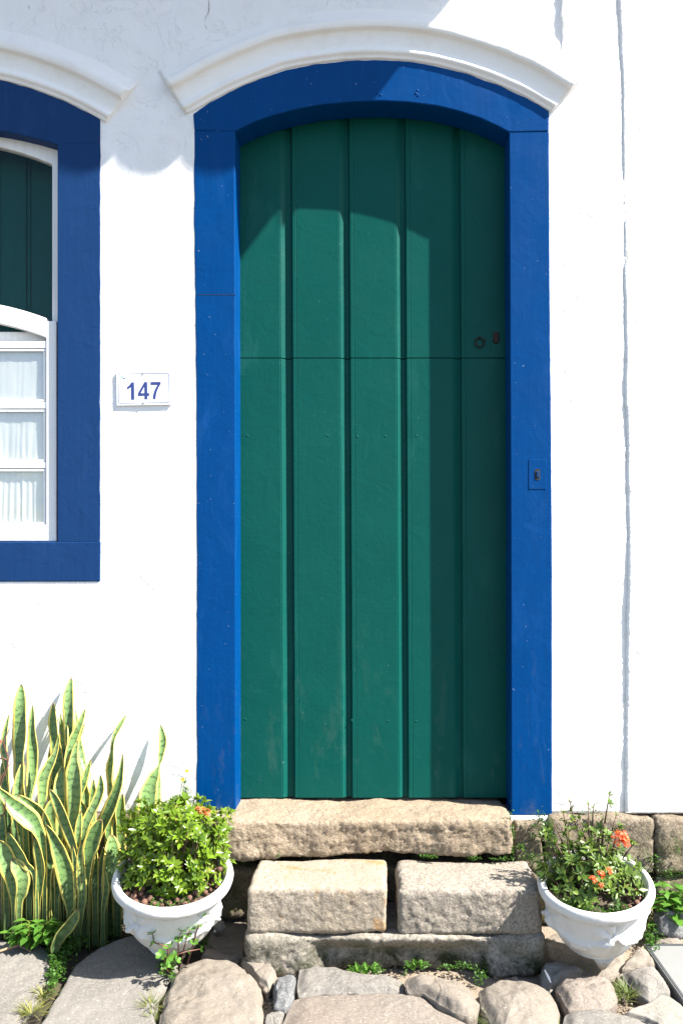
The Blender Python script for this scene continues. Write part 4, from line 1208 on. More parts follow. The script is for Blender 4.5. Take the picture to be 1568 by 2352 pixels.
def shrub_right():
    rnd = random.Random(23); root = empty('potted_shrub', (PRT.x, PRT.y, .2))
    tag(root, 'loose twiggy shrub with orange flowers in the right planter', 'shrub')
    fol = MB(); st = MB(); c0 = Vector((PRT.x - .02, PRT.y - .02, .225))
    def branch(pts, rads, leafp, L=.028, n=(5, 8), tipn=5, tone=.45):
        P = [Vector(p) for p in pts]; st.tube(P, rads, 6)
        for a, b in zip(P, P[1:]):
            m = max(1, int((b - a).length / .016))
            for i in range(m):
                if rnd.random() < leafp:
                    p = a.lerp(b, i / m); d = Vector((rnd.uniform(-1, 1), rnd.uniform(-1, 1), rnd.uniform(-.1, .9)))
                    e = p + d.normalized() * rnd.uniform(.012, .035); st.tube([p, e], [.0013, .0009], 4)
                    rosette(fol, e, d + Vector((0, 0, .5)), rnd, rnd.randint(*n), L, .0105, tone + rnd.uniform(-.3, .3), 1.0)
        rosette(fol, P[-1], P[-1] - P[-2], rnd, tipn, L * .9, .009, tone + .1, .8)
    # main shoots traced from the picture: (tip px, tip py, depth)
    shoots = [(1307, 1838, -.30, .25), (1292, 1862, -.31, .5), (1351, 1845, -.33, .12), (1362, 1850, -.30, .12), (1399, 1822, -.33, .10), (1415, 1868, -.36, .5), (1328, 1878, -.33, .5),
              (1268, 1885, -.33, .5), (1250, 1895, -.32, .6), (1384, 1880, -.34, .5), (1420, 1895, -.38, .7), (1440, 1925, -.36, .6), (1455, 1938, -.38, .5), (1240, 1918, -.35, .7), (1300, 1900, -.38, .7), (1345, 1905, -.38, .7), (1375, 1915, -.40, .8), (1275, 1935, -.40, .8)]
    for px, py, y, lf in shoots:
        tip = W(px, py, y); b0 = c0 + Vector(((tip.x - c0.x) * .25 + rnd.uniform(-.02, .02), rnd.uniform(-.03, .03), -.01))
        m1 = b0.lerp(tip, .35) + Vector((rnd.uniform(-.015, .015), rnd.uniform(-.015, .015), 0))
        m2 = b0.lerp(tip, .7) + Vector((rnd.uniform(-.012, .012), rnd.uniform(-.012, .012), 0))
        branch([b0, m1], [.0045, .004], .9, tipn=0); branch([m1, m2], [.004, .003], .9, tipn=0)
        branch([m2, tip], [.003, .0016], lf, tipn=5 if lf > .2 else 3, L=.022)
    # low leaves filling the bowl
    k = 0
    while k < 240:
        x = rnd.uniform(-.165, .165); y = rnd.uniform(-.15, .14); z = rnd.uniform(.0, .20)
        r = math.hypot(x / .165, y / .15)
        if r > 1 or z > .20 - .10 * r: continue
        if rnd.random() > .25 + r * .8: continue
        p = c0 + Vector((x, y, z)); k += 1
        ax = Vector((x, y - .02, .12)); rosette(fol, p, ax, rnd, rnd.randint(5, 8), .030, .0115, rnd.uniform(.1, .7), 1.05)
        if rnd.random() < .5: st.tube([c0 + Vector((x * .4, y * .4, 0)), p], [.002, .0012], 5)
    o = st.build('stem', M['bark'], sm=True); child_of(root, o)
    o = fol.build('foliage', M['ixora2'], cl=True, sm=True); child_of(root, o)
    rr = random.Random(5)
    for px, py, y, r, n in ((1423, 1930, -.46, .033, 64), (1360, 2022, -.535, .016, 13), (1378, 2010, -.535, .015, 12), (1397, 2002, -.53, .012, 8), (1380, 2034, -.545, .009, 6)):
        if n: flower_head(root, W(px, py, y), r, M['flower'], rr, n, Vector((.1, -.6, .8)))
shrub_right()

# pebbles in the left planter
def pebbles():
    bm = bmesh.new(); bmesh.ops.create_icosphere(bm, subdivisions=2, radius=.0105)
    for v in bm.verts: v.co *= 1 + .12 * fbm(v.co * 90, 2)
    me = bpy.data.meshes.new('clay_pebble'); bm.to_mesh(me); bm.free(); me.materials.append(M['clay'])
    me.polygons.foreach_set('use_smooth', [True] * len(me.polygons))
    rnd = random.Random(4); pts = []
    for (c, rad, cnt_, hz, lab, grp, a0, a1) in ((0, .190, 70, 0, 'round brown clay pebble covering the soil of the left planter', 'clay pebbles in the left planter', 0, 6.283),
                                       (1, .179, 24, 0, 'round brown clay pebble on the soil of the right planter', 'clay pebbles in the right planter', -1.5, .4)):
        k = 0; loc = []; tr = 0
        while k < cnt_ and tr < 9000:
            tr += 1; q = rnd.uniform(a0, a1); r = rad * rnd.uniform(.52, .80)
            x, y = r * math.cos(q), r * math.sin(q)
            if any(math.hypot(x - a, y - b) < .0185 for a, b in loc): continue
            loc.append((x, y)); k += 1
            o = bpy.data.objects.new('clay_pebble', me); col.objects.link(o)
            o.location = POT[c][0] @ Vector((x, y, POT[c][1] - .030 + rnd.uniform(-.003, .003))); s = rnd.uniform(.75, 1.15); o.scale = (s, s * rnd.uniform(.8, 1), s * .9)
            o.rotation_euler = (rnd.random() * 6, rnd.random() * 6, 0)
            tag(o, lab, 'pebble', grp)
pebbles()

# ------------------------------------------------------------------ snake plants
def snake_leaf(pts, tone, yel, parent, roll=0.0, seed=0):
    """pts: list of (Vector, width); base last"""
    P = [p for p, _ in pts]; Wd = [w_ for _, w_ in pts]; k = len(P)
    n = 26; C = []; WW = []
    for i in range(n + 1):
        t = i / n * (k - 1); j = min(k - 2, int(t)); u = t - j
        p0, p1, p2, p3 = P[max(0, j-1)], P[j], P[j+1], P[min(k-1, j+2)]
        C.append(.5 * ((2*p1) + (p2-p0)*u + (2*p0-5*p1+4*p2-p3)*u*u + (3*p1-p0-3*p2+p3)*u**3))
        WW.append(lerp(Wd[j], Wd[j+1], u * u * (3 - 2 * u) if j > 0 else u ** .75))
    vs = []; uv = []; fs = []; m = 7; Ls = 0
    rnd = random.Random(seed); ph = rnd.uniform(0, 6); r2 = rnd.uniform(-.3, .3)
    for i, c in enumerate(C):
        if i: Ls += (c - C[i-1]).length
        t = (C[max(0, i-1)] - C[min(n, i+1)]).normalized()
        view = Vector((.25 * math.sin(ph), -1, .1)); side = t.cross(view).normalized(); nn = side.cross(t).normalized()
        if nn.y > 0: nn = -nn
        tw = roll + r2 + .45 * math.sin(Ls * 9 + ph)
        s2 = side * math.cos(tw) + nn * math.sin(tw); n2 = nn * math.cos(tw) - side * math.sin(tw)
        hw = WW[i] / 2 / max(.6, abs(math.cos(tw)))
        for q in range(m):
            u = -1 + 2 * q / (m - 1)
            rip = .05 * math.sin(Ls * 55 + u * 2 + ph) * abs(u) ** 3
            vs.append(c + s2 * hw * u + n2 * (hw * (.42 * u * u + rip)))
            uv.append((u, Ls))
    for i in range(n):
        for q in range(m - 1): fs.append((i*m+q, i*m+q+1, (i+1)*m+q+1, (i+1)*m+q))
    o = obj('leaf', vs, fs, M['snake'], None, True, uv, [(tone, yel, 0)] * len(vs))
    md = o.modifiers.new('thickness', 'SOLIDIFY'); md.thickness = .0018; md.offset = 0
    child_of(parent, o)
def Zs(x, y): return x * .3646, 1510.9 + y * .3646
# (points [(zoom x, zoom y, width)], depth at tip, depth at base, plant index, tone)
LV = [
 ([(137,165,0),(134,300,70),(140,500,98),(140,700,92),(150,900,75),(160,1150,50)], -.10, -.17, 0, .8),
 ([(209,295,0),(208,450,46),(215,600,62),(205,740,56),(185,880,30),(175,1100,26)], -.07, -.14, 0, .7),
 ([(60,355,0),(38,480,36),(40,580,66),(55,700,48),(62,860,36),(70,1150,30)], -.07, -.13, 0, .7),
 ([(15,660,0),(30,760,40),(45,900,46),(60,1150,30)], -.10, -.13, 0, .3),
 ([(150,655,8),(132,740,46),(112,850,50),(120,960,34),(130,1200,24)], -.16, -.18, 0, .9),
 ([(-40,700,0),(-20,850,50),(0,1000,60),(30,1200,40)], -.08, -.13, 0, .4),
 ([(452,125,0),(438,240,58),(443,400,70),(448,560,62),(440,800,44),(420,1100,30)], -.05, -.13, 1, .75),
 ([(478,330,0),(488,450,26),(505,620,44),(530,720,44),(560,830,30),(590,950,20)], -.06, -.12, 1, .7),
 ([(340,280,0),(347,400,56),(352,500,50),(368,620,68),(366,760,76),(345,900,60),(330,1200,36)], -.08, -.14, 1, .45),
 ([(440,290,0),(443,380,36),(452,450,40),(440,560,26),(430,700,20)], -.08, -.12, 1, .5),
 ([(384,350,0),(393,460,30),(408,580,36),(425,690,22),(430,900,18)], -.08, -.13, 1, .3),
 ([(540,320,0),(508,410,32),(462,520,48),(436,620,44),(426,760,34),(425,1000,26)], -.12, -.16, 1, .7),
 ([(536,415,0),(508,480,20),(482,540,24),(455,620,26),(440,760,20)], -.10, -.15, 1, .5),
 ([(378,470,0),(355,590,26),(318,670,48),(280,750,58),(270,850,48),(264,980,30),(270,1150,24)], -.14, -.17, 1, .85),
 ([(330,520,0),(322,620,26),(325,760,40),(330,900,36)], -.08, -.12, 1, .4),
 ([(492,520,0),(470,620,38),(472,740,92),(480,880,96),(470,1040,72),(455,1300,48)], -.15, -.19, 2, .95),
 ([(410,665,0),(388,770,64),(382,900,86),(372,1060,64),(360,1250,42)], -.14, -.18, 2, .85),
 ([(575,640,0),(552,710,28),(528,790,34),(500,870,26),(470,960,22),(450,1150,20)], -.13, -.16, 2, .5),
 ([(520,740,0),(545,860,50),(540,960,44),(530,1100,30)], -.11, -.15, 2, .8),
 ([(485,860,0),(510,920,32),(545,990,36),(570,1100,24)], -.15, -.17, 2, .4),
 ([(592,765,0),(590,850,36),(580,940,34),(578,1100,22)], -.12, -.15, 3, .35),
 ([(635,738,0),(640,820,44),(615,900,50),(575,980,50),(530,1080,54),(505,1200,50),(490,1400,36)], -.17, -.21, 3, .85),
 ([(510,965,0),(502,1040,34),(496,1130,42),(490,1280,30)], -.20, -.21, 3, .9),
 ([(797,360,0),(757,430,30),(722,505,24),(713,580,28),(712,700,72),(716,820,70),(725,950,50),(730,1200,36)], -.06, -.13, 4, .8),
 ([(775,600,0),(768,700,26),(745,820,56),(702,950,82),(660,1060,88),(625,1170,52),(590,1330,28),(570,1500,18)], -.17, -.20, 4, .25),
 ([(775,855,0),(765,940,50),(752,1080,78),(746,1250,76),(740,1450,50)], -.10, -.14, 4, .35),
 ([(700,1110,0),(706,1190,56),(702,1280,70),(680,1390,54),(665,1550,30)], -.15, -.18, 4, .8),
 ([(640,1018,8),(612,1080,78),(580,1180,84),(555,1300,58),(556,1450,24),(562,1620,14)], -.23, -.24, 4, .3),
 ([(1012,420,0),(1030,520,44),(1018,610,30),(1002,680,12),(968,760,60),(935,860,96),(925,980,100),(930,1150,60)], -.06, -.12, 5, .6),
 ([(1003,670,0),(998,800,26),(992,950,30),(985,1100,20)], -.06, -.12, 5, .8),
 ([(-15,815,0),(50,890,56),(120,960,82),(190,1020,84),(245,1090,52),(272,1180,34),(285,1350,28)], -.26, -.22, 6, .25),
 ([(110,865,0),(180,915,50),(250,975,68),(300,1060,58),(340,1180,36),(360,1350,26)], -.20, -.19, 6, .3),
 ([(315,828,0),(352,890,46),(398,990,62),(440,1110,56),(474,1220,40),(490,1380,38),(480,1550,26)], -.25, -.22, 6, .55),
 ([(340,880,0),(318,980,74),(312,1120,80),(304,1260,74),(300,1420,50)], -.19, -.20, 6, .75),
 ([(290,1050,0),(335,1120,52),(380,1230,78),(415,1350,92),(440,1480,80),(455,1620,50)], -.23, -.23, 7, .45),
 ([(522,1160,10),(512,1260,44),(516,1400,52),(522,1500,46),(510,1620,36),(498,1760,22)], -.28, -.27, 7, .85),
 ([(50,1095,0),(85,1150,66),(125,1220,70),(165,1300,46),(225,1400,24)], -.25, -.22, 6, .85),
 ([(-10,1150,0),(25,1210,76),(60,1310,84),(85,1430,60),(95,1560,36)], -.26, -.25, 6, .75),
 ([(75,1268,0),(112,1310,64),(145,1390,60),(140,1470,50),(120,1560,34)], -.27, -.26, 6, .85),
 ([(228,1135,6),(245,1220,50),(262,1320,54),(252,1440,40),(240,1560,28)], -.22, -.23, 6, .35),
 ([(460,1180,0),(478,1300,34),(490,1420,40),(488,1560,38),(455,1640,30)], -.26, -.25, 7, .8),
 ([(495,1578,0),(470,1640,54),(425,1700,62),(385,1745,60),(350,1810,48),(340,1860,26)], -.33, -.34, 7, .85),
 ([(170,1000,0),(165,1120,60),(180,1260,54),(200,1420,36)], -.13, -.18, 6, .2),
 ([(100,960,0),(110,1060,60),(120,1200,56),(130,1400,36)], -.12, -.17, 6, .3),
 ([(600,1150,0),(600,1260,44),(600,1400,40),(600,1600,28)], -.15, -.19, 4, .2),
 ([(655,1190,0),(648,1300,40),(640,1440,36),(635,1600,26)], -.13, -.18, 4, .15),
 ([(380,960,0),(400,1080,50),(410,1220,50),(400,1400,36)], -.13, -.18, 2, .3),
 ([(440,940,0),(450,1060,44),(440,1200,44),(430,1400,30)], -.12, -.17, 2, .2),
 ([(545,1080,0),(548,1200,40),(540,1350,36),(530,1500,26)], -.14, -.19, 3, .3),
 ([(20,980,0),(25,1080,56),(35,1220,50),(45,1400,34)], -.12, -.17, 6, .2),
 ([(330,1200,0),(345,1300,50),(350,1420,50),(345,1560,34)], -.15, -.20, 7, .3),
 ([(215,1180,0),(205,1290,44),(195,1420,40),(185,1580,30)], -.14, -.20, 6, .2),
 ([(700,900,0),(690,1000,40),(690,1150,44),(690,1320,34)], -.08, -.13, 4, .25),
 ([(455,1650,0),(470,1560,20),(478,1480,22),(470,1400,20),(455,1650,14)][:0] or [(660,1330,0),(672,1440,30),(660,1540,26),(650,1620,18)], -.2, -.22, 4, .2),
]
plab = ['snake plant with the widest upright leaf, against the wall at the far left',
        'tallest snake plant, whose leaf tip rises highest on the white wall',
        'snake plant with a broad pale mottled leaf in the middle of the clump',
        'snake plant with a short leaf curling to the right, centre of the clump front',
        'snake plant with a tall S-curved leaf at the right side of the clump',
        'snake plant behind the left planter, one twisted leaf standing apart',
        'snake plant at the front left with dark leaves arching over to the left',
        'snake plant at the front with long drooping banded leaves reaching the slab']
plants = []
for i, b in enumerate([(130, 1300), (400, 1300), (440, 1400), (520, 1450), (690, 1500), (930, 1200), (220, 1500), (450, 1650)]):
    px, py = Zs(*b); p = W(px, py, -.17)
    e = empty('snake_plant', (p.x, -.17, -.02)); tag(e, plab[i], 'snake plant', 'snake plants in the bed beside the wall'); plants.append(e)
for i, (pts, y0, y1, pi_, tone) in enumerate(LV):
    if y0 >= -.085: y0 = -.018
    if i != 41: y0 = max(y0, -.225); y1 = max(y1, -.215)
    k = len(pts); out = []
    for j, (x, y, wd) in enumerate(pts):
        t = j / (k - 1); yy = lerp(y0, y1, t); px, py = Zs(x, y)
        out.append((W(px, py, yy), 1.16 * wd * .3646 * (D + yy) / F))
    last, lw = out[-1]
    if last.z > .03: out.append((Vector((last.x * 1.0 + .004, y1 - .005, -.03)), max(.020, lw * .85)))
    snake_leaf(out, tone, .5 if i in (4, 11) else random.uniform(0, .3), plants[pi_], random.uniform(-.25, .25), i)

# ------------------------------------------------------------------ weeds
def broad_weed(name, base, h, spread, nst, L, label, seed, mat='weed', serr=False, wd=.55, cat='weed', n_lv=5):
    rnd = random.Random(seed); root = empty(name, base); tag(root, label, cat)
    lf = MB(); st = MB(); b = Vector(base)
    for s_ in range(nst):
        q = rnd.uniform(0, 6.28); rr = rnd.uniform(.2, 1) * spread; hh = h * rnd.uniform(.55, 1)
        tip = b + Vector((rr * math.cos(q), rr * math.sin(q) * .6, hh)); m1 = b.lerp(tip, .5) + Vector((0, 0, hh * .12))
        st.tube([b, m1, tip], [.0022, .0018, .0012], 5)
        for k in range(n_lv):
            t = .35 + .65 * k / max(1, n_lv - 1); p = (b.lerp(m1, t * 2) if t < .5 else m1.lerp(tip, t * 2 - 1))
            for sg in (0, math.pi):
                a = k * 1.57 + sg + rnd.uniform(-.4, .4)
                d = Vector((math.cos(a), math.sin(a) * .8 - .25, rnd.uniform(-.15, .45)))
                l = L * rnd.uniform(.55, 1.1) * (1 - .3 * (k == n_lv - 1)); e = p + d.normalized() * l * .25
                st.tube([p, e], [.001, .0008], 4)
                leaf_geo(lf, e, d, Vector((0, 0, 1)), l, l * wd, (rnd.uniform(.2, 1), 0, 0), rnd.uniform(.1, .4), rnd.uniform(.1, .3), 6, .72)
    o = st.build('stem', M['weed']if mat == 'weed' else M[mat], cl=True, sm=True); child_of(root, o)
    o = lf.build('foliage', M[mat], cl=True, sm=True); child_of(root, o)
    return root
broad_weed('nettle', (xpix(72, -.262), -.262, -.01), .115, .085, 8, .055, 'bright green broad-leaved weed under the snake plants at the left', 2)
broad_weed('nettle', (xpix(118, -.255), -.255, -.01), .115, .06, 6, .048, 'second broad-leaved weed, right beside the one under the snake plants', 5)
g = G(1556, 2150, 0); broad_weed('broadleaf_weed', (g.x, -.15, -.01), .20, .085, 9, .055, 'leafy bright green weed against the foundation at the right edge', 8, wd=.68)
g = G(1518, 2160, 0); broad_weed('clover', (g.x, -.16, -.01), .08, .075, 9, .016, 'low feathery green weed left of the leafy one at the right edge', 9, mat='creeper', wd=.8, n_lv=7)
# purslane at the foot of the left planter
def purslane():
    rnd = random.Random(14); b = G(392, 2240, .0); root = empty('purslane', b); tag(root, 'purslane with reddish stems climbing in front of the left planter', 'weed')
    st = MB(); lf = MB()
    def sprig(pts, n=5, L=.017):
        P = [Vector(p) for p in pts]; st.tube(P, [.0022] * (len(P) - 1) + [.0012], 6)
        for i in range(1, len(P)):
            a = P[i]; ax = (P[i] - P[i-1]).normalized()
            rosette2(a, ax, n, L)
    def rosette2(p, ax, n, L):
        a = ax.orthogonal().normalized(); c = ax.cross(a)
        for i in range(n):
            q = 6.28 * i / n + rnd.uniform(-.3, .3); d = (a * math.cos(q) + c * math.sin(q)) + ax * .4
            leaf_geo(lf, p, d, ax, L * rnd.uniform(.8, 1.15), L * .6, (rnd.uniform(.4, 1), 0, 0), -.1, .2, 5, 1.5)
    y0 = -.46
    def q(px, py, y): return W(px, py, y - .035)
    sprig([b, q(385, 2175, -.44), q(355, 2165, -.45), q(350, 2145, -.455)], 6, .020)
    sprig([b, q(372, 2195, -.47), q(385, 2200, -.48)], 6, .022)
    sprig([b + Vector((.02, .02, .005)), q(410, 2160, -.43), q(418, 2140, -.43)], 6, .018)
    sprig([b + Vector((.04, .04, .005)), q(445, 2165, -.41), q(455, 2130, -.41), q(462, 2105, -.41)], 6, .017)
    sprig([b + Vector((.02, .02, .005)), q(430, 2150, -.42), q(437, 2135, -.42)], 5, .016)
    sprig([b, q(400, 2195, -.45), q(430, 2185, -.43), q(460, 2180, -.41)], 5, .014)
    sprig([b, q(395, 2215, -.48), q(405, 2207, -.48)], 6, .018)
    sprig([b, q(378, 2220, -.49), q(372, 2232, -.5)], 5, .014)
    o = st.build('stem', M['redstem'], sm=True); child_of(root, o)
    o = lf.build('foliage', M['weed'], cl=True, sm=True); child_of(root, o)
purslane()
# tall yellow flowering weed between wall and shrub
def yweed():
    rnd = random.Random(15); b = W(415, 1960, -.075); b.z = .25; root = empty('yellow_weed', b); tag(root, 'spindly yellow-flowered weed standing against the wall behind the left shrub', 'weed')
    st = MB(); lf = MB()
    P = [b, W(408, 1880, -.09), W(416, 1840, -.10), W(424, 1800, -.10), W(430, 1772, -.10)]
    st.tube(P, [.002, .0018, .0014, .0012, .001], 5)
    Q = [W(411, 1862, -.09), W(413, 1828, -.11), W(420, 1792, -.12)]; st.tube(Q, .0011, 5)
    Q2 = [W(416, 1840, -.10), W(428, 1822, -.11), W(432, 1815, -.11)]; st.tube(Q2, .0010, 5)
    for p in P[1:4] + Q[1:2] + Q2[1:]:
        for i in range(4):
            d = Vector((rnd.uniform(-1, 1), rnd.uniform(-1, .2), rnd.uniform(.2, 1))); leaf_geo(lf, p, d, Vector((0, 0, 1)), .022, .010, (.8, .25, 0), .2, .2, 5)
    o = st.build('stem', M['weed'], cl=True); child_of(root, o); o = lf.build('foliage', M['weed'], cl=True, sm=True); child_of(root, o)
    for p in (P[-1], Q[-1], W(468, 1858, -.30)):
        mb = MB()
        for i in range(12):
            q = i * 2.4; d = Vector((math.cos(q), -.6, math.sin(q) * .7 + .5)); leaf_geo(mb, p, d, Vector((0, -1, 1)), .012, .009, (.5,)*3, -.2, .2, 4)
        o = mb.build('flower', M['yellow'], sm=True); child_of(root, o)
yweed()
# red twiggy plant at the left edge
def redplant():
    rnd = random.Random(16); b = W(-30, 1950, -.2); b.z = -.02; root = empty('red_stemmed_plant', b); tag(root, 'bare reddish twigs with pink buds at the left edge, among the snake plants', 'plant')
    st = MB()
    for pts in ([(-30, 2100), (-10, 1830), (6, 1790), (18, 1760), (20, 1740), (8, 1705), (28, 1662)], [(-30, 1860), (0, 1790), (28, 1748)], [(-30, 1760), (6, 1740), (16, 1745), (19, 1752)], [(-10, 1880), (10, 1870), (14, 1850), (10, 1830)]):
        st.tube([W(x, y, -.24) for x, y in pts], [.0028] * (len(pts) - 1) + [.001], 6)
    o = st.build('stem', M['redstem'], sm=True); child_of(root, o)
    flower_head(root, W(2, 1705, -.24), .008, m_plain('pink_bud', (.7, .05, .08), .5, 0, .1, 50, 0), rnd, 8, name='bud')
redplant()

# creeping ground cover in cracks and beds: nobody could count it
def creepers():
    rnd = random.Random(31); mb = MB()
    def patch(px, py, rx, ry, n, L=.010, z=.004, h=.02, y=None):
        for _ in range(n):
            a = px + rnd.gauss(0, rx); b = py + rnd.gauss(0, ry)
            p = G(a, b, z) if y is None else W(a, b, y + rnd.uniform(-.01, .01))
            p = p + Vector((rnd.uniform(-.004, .004), rnd.uniform(-.004, .004), rnd.uniform(0, h)))
            d = Vector((rnd.uniform(-1, 1), rnd.uniform(-1, .5), rnd.uniform(.0, 1)))
            l = L * rnd.uniform(.6, 1.3)
            leaf_geo(mb, p, d, Vector((0, 0, 1)), l, l * .75, (rnd.uniform(.1, 1), 0, 0), .2, .15, 3, 1.2)
    for px, py, rx, ry, n in ((128, 2180, 9, 12, 260), (135, 2205, 10, 10, 260), (132, 2225, 9, 9, 240), (125, 2245, 7, 7, 160), (120, 2265, 4, 8, 110), (150, 2190, 14, 8, 160), (165, 2170, 12, 8, 140), (185, 2155, 14, 8, 140), (215, 2140, 18, 10, 220), (245, 2125, 16, 10, 220),
                              (15, 2130, 18, 12, 420), (50, 2150, 14, 6, 140), (190, 2120, 30, 14, 260), (100, 2135, 30, 12, 240), (390, 2228, 8, 8, 110), (374, 2222, 7, 6, 90), (455, 2172, 12, 7, 150), (395, 2245, 4, 8, 60), (270, 2130, 12, 10, 120)):
        patch(px, py, rx, ry, n)
    for px, py, rx, ry, n in ((960, 2212, 6, 5, 60), (1028, 2224, 14, 3, 90), (1060, 2222, 14, 4, 70), (1095, 2224, 14, 4, 70), (1108, 2240, 7, 5, 70), (1098, 2256, 5, 5, 50), (940, 2222, 8, 3, 40), (930, 2242, 4, 3, 24), (868, 2218, 6, 3, 20)):
        patch(px, py, rx, ry, int(n * .7), .008, h=.012)
    # on the stone joints
    for px, py, rx, ry, n, y in ((1172, 1900, 3, 22, 90, -.125), (1175, 1935, 2.5, 20, 60, -.115), (984, 1970, 12, 2.5, 70, -.160), (1085, 1974, 10, 2, 26, -.15), (1150, 1976, 14, 2, 40, -.15), (1195, 1950, 7, 4, 50, -.07), (1215, 1975, 12, 8, 120, -.08), (1235, 1885, 10, 10, 120, -.07), (1250, 1905, 8, 14, 120, -.07), (1262, 1925, 8, 12, 60, -.07),
                                 (550, 1985, 12, 3, 60, -.10), (1495, 1975, 14, 10, 70, -.06), (1500, 2050, 12, 14, 60, -.07), (1540, 2010, 20, 8, 90, -.08), (1556, 1950, 5, 10, 24, -.07), (640, 1968, 2, 3, 8, -.15), (700, 2104, 2, 2, 0, -.1), (530, 2050, 14, 12, 60, -.075), (1350, 1870, 20, 6, 40, -.055)):
        patch(px, py, rx, ry, n, .009, h=.006, y=y)
    for px, py, rx, ry, n in ((1495, 2160, 12, 12, 200), (1512, 2140, 10, 10, 200), (1480, 2140, 8, 8, 80), (1540, 2120, 16, 10, 200), (1500, 2180, 6, 6, 50)):
        patch(px, py, rx, ry, n, .009, h=.03)
    # inside the planters
    for c, cnt_, ang in ((0, 90, (-1.9, -.9)), (1, 420, (-2.5, -1.0))):
        for _ in range(cnt_):
            q = rnd.uniform(*ang); r = rnd.uniform(.60, .86) * .187
            p = POT[c][0] @ Vector((r * math.cos(q), r * math.sin(q), POT[c][1] - .034 + rnd.uniform(0, .020)))
            leaf_geo(mb, p, Vector((rnd.uniform(-1, 1), rnd.uniform(-1, .3), rnd.uniform(-.1, 1))), Vector((0, 0, 1)), .010, .008, (rnd.uniform(.3, 1), 0, 0), .2, .1, 3, 1.2)
    tag(mb.build('ground_cover', M['creeper'], cl=True, sm=True), 'small creeping weeds and clover filling the joints between stones', 'ground cover', kind='stuff')
creepers()
def fern(px, py, label, seed):
    rnd = random.Random(seed); b = G(px, py, -.01); root = empty('fern', b); tag(root, label, 'fern'); lf = MB()
    for i in range(6):
        a = -2.6 + i * .42 + rnd.uniform(-.1, .1) + (.3 if i > 2 else 0); d = Vector((math.cos(a) if i % 2 else -math.cos(a), -.35, .35))
        d = Vector((math.cos(math.pi * i / 5), -.3, .35 + .4 * math.sin(math.pi * i / 5))).normalized()
        L = rnd.uniform(.03, .045)
        for k in range(1, 6):
            p = b + d * L * k / 5; s_ = d.cross(Vector((0, -1, .3))).normalized()
            for sg in (-1, 1): leaf_geo(lf, p, d * .6 + s_ * sg, Vector((0, -.5, 1)), .013 * (1.2 - k / 6), .007, (rnd.uniform(.7, 1), 0, 0), .1, .1, 3, 1.2)
        leaf_geo(lf, b + d * L, d, Vector((0, 0, 1)), .012, .006, (.9, 0, 0), .1, .1, 3)
    o = lf.build('frond', M['weed'], cl=True, sm=True); child_of(root, o)
fern(828, 2232, 'tiny fern below the hollow of the base slab, left of centre', 1)
fern(850, 2234, 'tiny fern close to the right of the first one below the base slab', 2)
fern(958, 2222, 'small light green seedling below the base slab, behind the rounded cobble', 3)
fern(130, 2172, 'small leafy seedling at the front edge of the snake plant bed', 4)

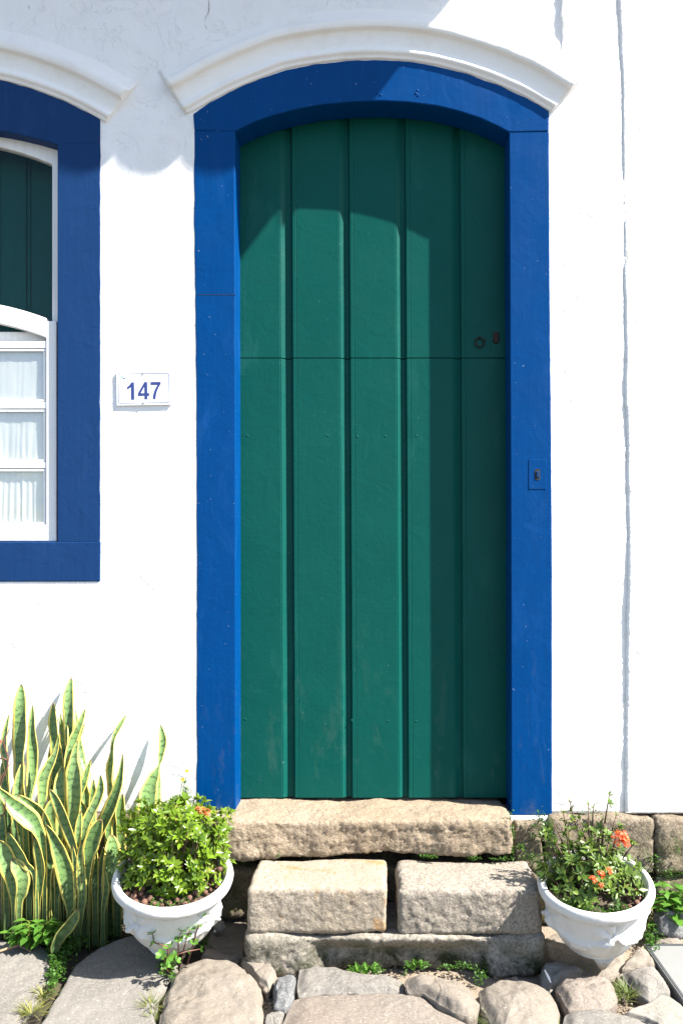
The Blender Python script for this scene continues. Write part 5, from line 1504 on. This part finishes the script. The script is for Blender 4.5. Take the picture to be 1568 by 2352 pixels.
def grass_tuft(px, py, n, L, label, seed, spread=.02, dry=.3, z=-.01):
    rnd = random.Random(seed); b = G(px, py, z); mb = MB()
    for i in range(n):
        q = rnd.uniform(0, 6.28); s_ = Vector((math.cos(q), math.sin(q) * .7, 0)); base = b + s_ * rnd.uniform(0, spread)
        d = (s_ * rnd.uniform(.2, 1.2) + Vector((0, 0, rnd.uniform(.5, 1)))).normalized(); l = L * rnd.uniform(.5, 1.1)
        leaf_geo(mb, base, d, Vector((0, 0, 1)), l, .0022, (rnd.uniform(.1, 1), dry * rnd.uniform(0, 1), 0), rnd.uniform(.2, .8), .2, 6, .6)
    o = mb.build('grass_tuft', M['grass'], cl=True); tag(o, label, 'grass tuft', 'grass tufts between the paving stones')
grass_tuft(100, 2290, 110, .045, 'dry grass tuft in the joint between the two left slabs', 1, .022, .7)
grass_tuft(74, 2330, 120, .05, 'grass tuft near the bottom left corner, below the dry one', 2, .03, .6)
grass_tuft(347, 2318, 60, .06, 'thin grass tuft in the joint left of the domed stone', 3, .014, .4)
grass_tuft(350, 2345, 50, .035, 'grass at the bottom edge in the joint left of the domed stone', 4, .016, .3)
grass_tuft(1442, 2285, 150, .058, 'thick green grass tuft between cobbles left of the metal cover', 5, .028, .15)
grass_tuft(1428, 2300, 30, .06, 'sparse long grass in front of the thick tuft at right', 6, .03, .3)
grass_tuft(1160, 2372, 120, .07, 'green grass growing at the bottom edge in front of the large boulder', 7, .06, .2)
grass_tuft(1283, 2372, 50, .055, 'grass at the bottom edge, right of the large boulder', 8, .02, .2)
grass_tuft(1080, 2340, 26, .05, 'sparse grass left of the large boulder', 9, .03, .3)
grass_tuft(930, 2278, 10, .05, 'few grass blades left of the rounded cobble', 10, .008, .3)
grass_tuft(1345, 2240, 14, .055, 'few grass blades under the right planter', 11, .03, .5)

# gravel and sand between the stones
def gravel():
    rnd = random.Random(77); mb = MB(); bm = bmesh.new(); bmesh.ops.create_icosphere(bm, subdivisions=1, radius=1)
    bv = [v.co.copy() for v in bm.verts]; bf = [tuple(v.index for v in f.verts) for f in bm.faces]; bm.free()
    areas = [(570, 700, 2240, 2380, 160), (1050, 1140, 2325, 2400, 130), (1265, 1320, 2250, 2330, 110), (1390, 1450, 2285, 2330, 110), (370, 420, 2230, 2400, 60), (1470, 1530, 2130, 2180, 90), (560, 1250, 2222, 2250, 140)]
    for x0, x1, y0, y1, n in areas:
        for _ in range(n):
            p = G(rnd.uniform(x0, x1), rnd.uniform(y0, y1), -.025); r = rnd.uniform(.002, .006); s = rnd.random() * 9
            mb.add([p + Vector((v.x * r * (1 + .3 * math.sin(s + v.y * 3)), v.y * r, v.z * r * .8)) for v in bv], bf)
    tag(mb.build('gravel', m_stone('gravel_stone', (.40, .31, .23), (.55, .46, .36), (.35, .27, .2), 30, .3, 90)), 'pale sand and grit in the gaps between paving stones', 'gravel', kind='stuff')
gravel()
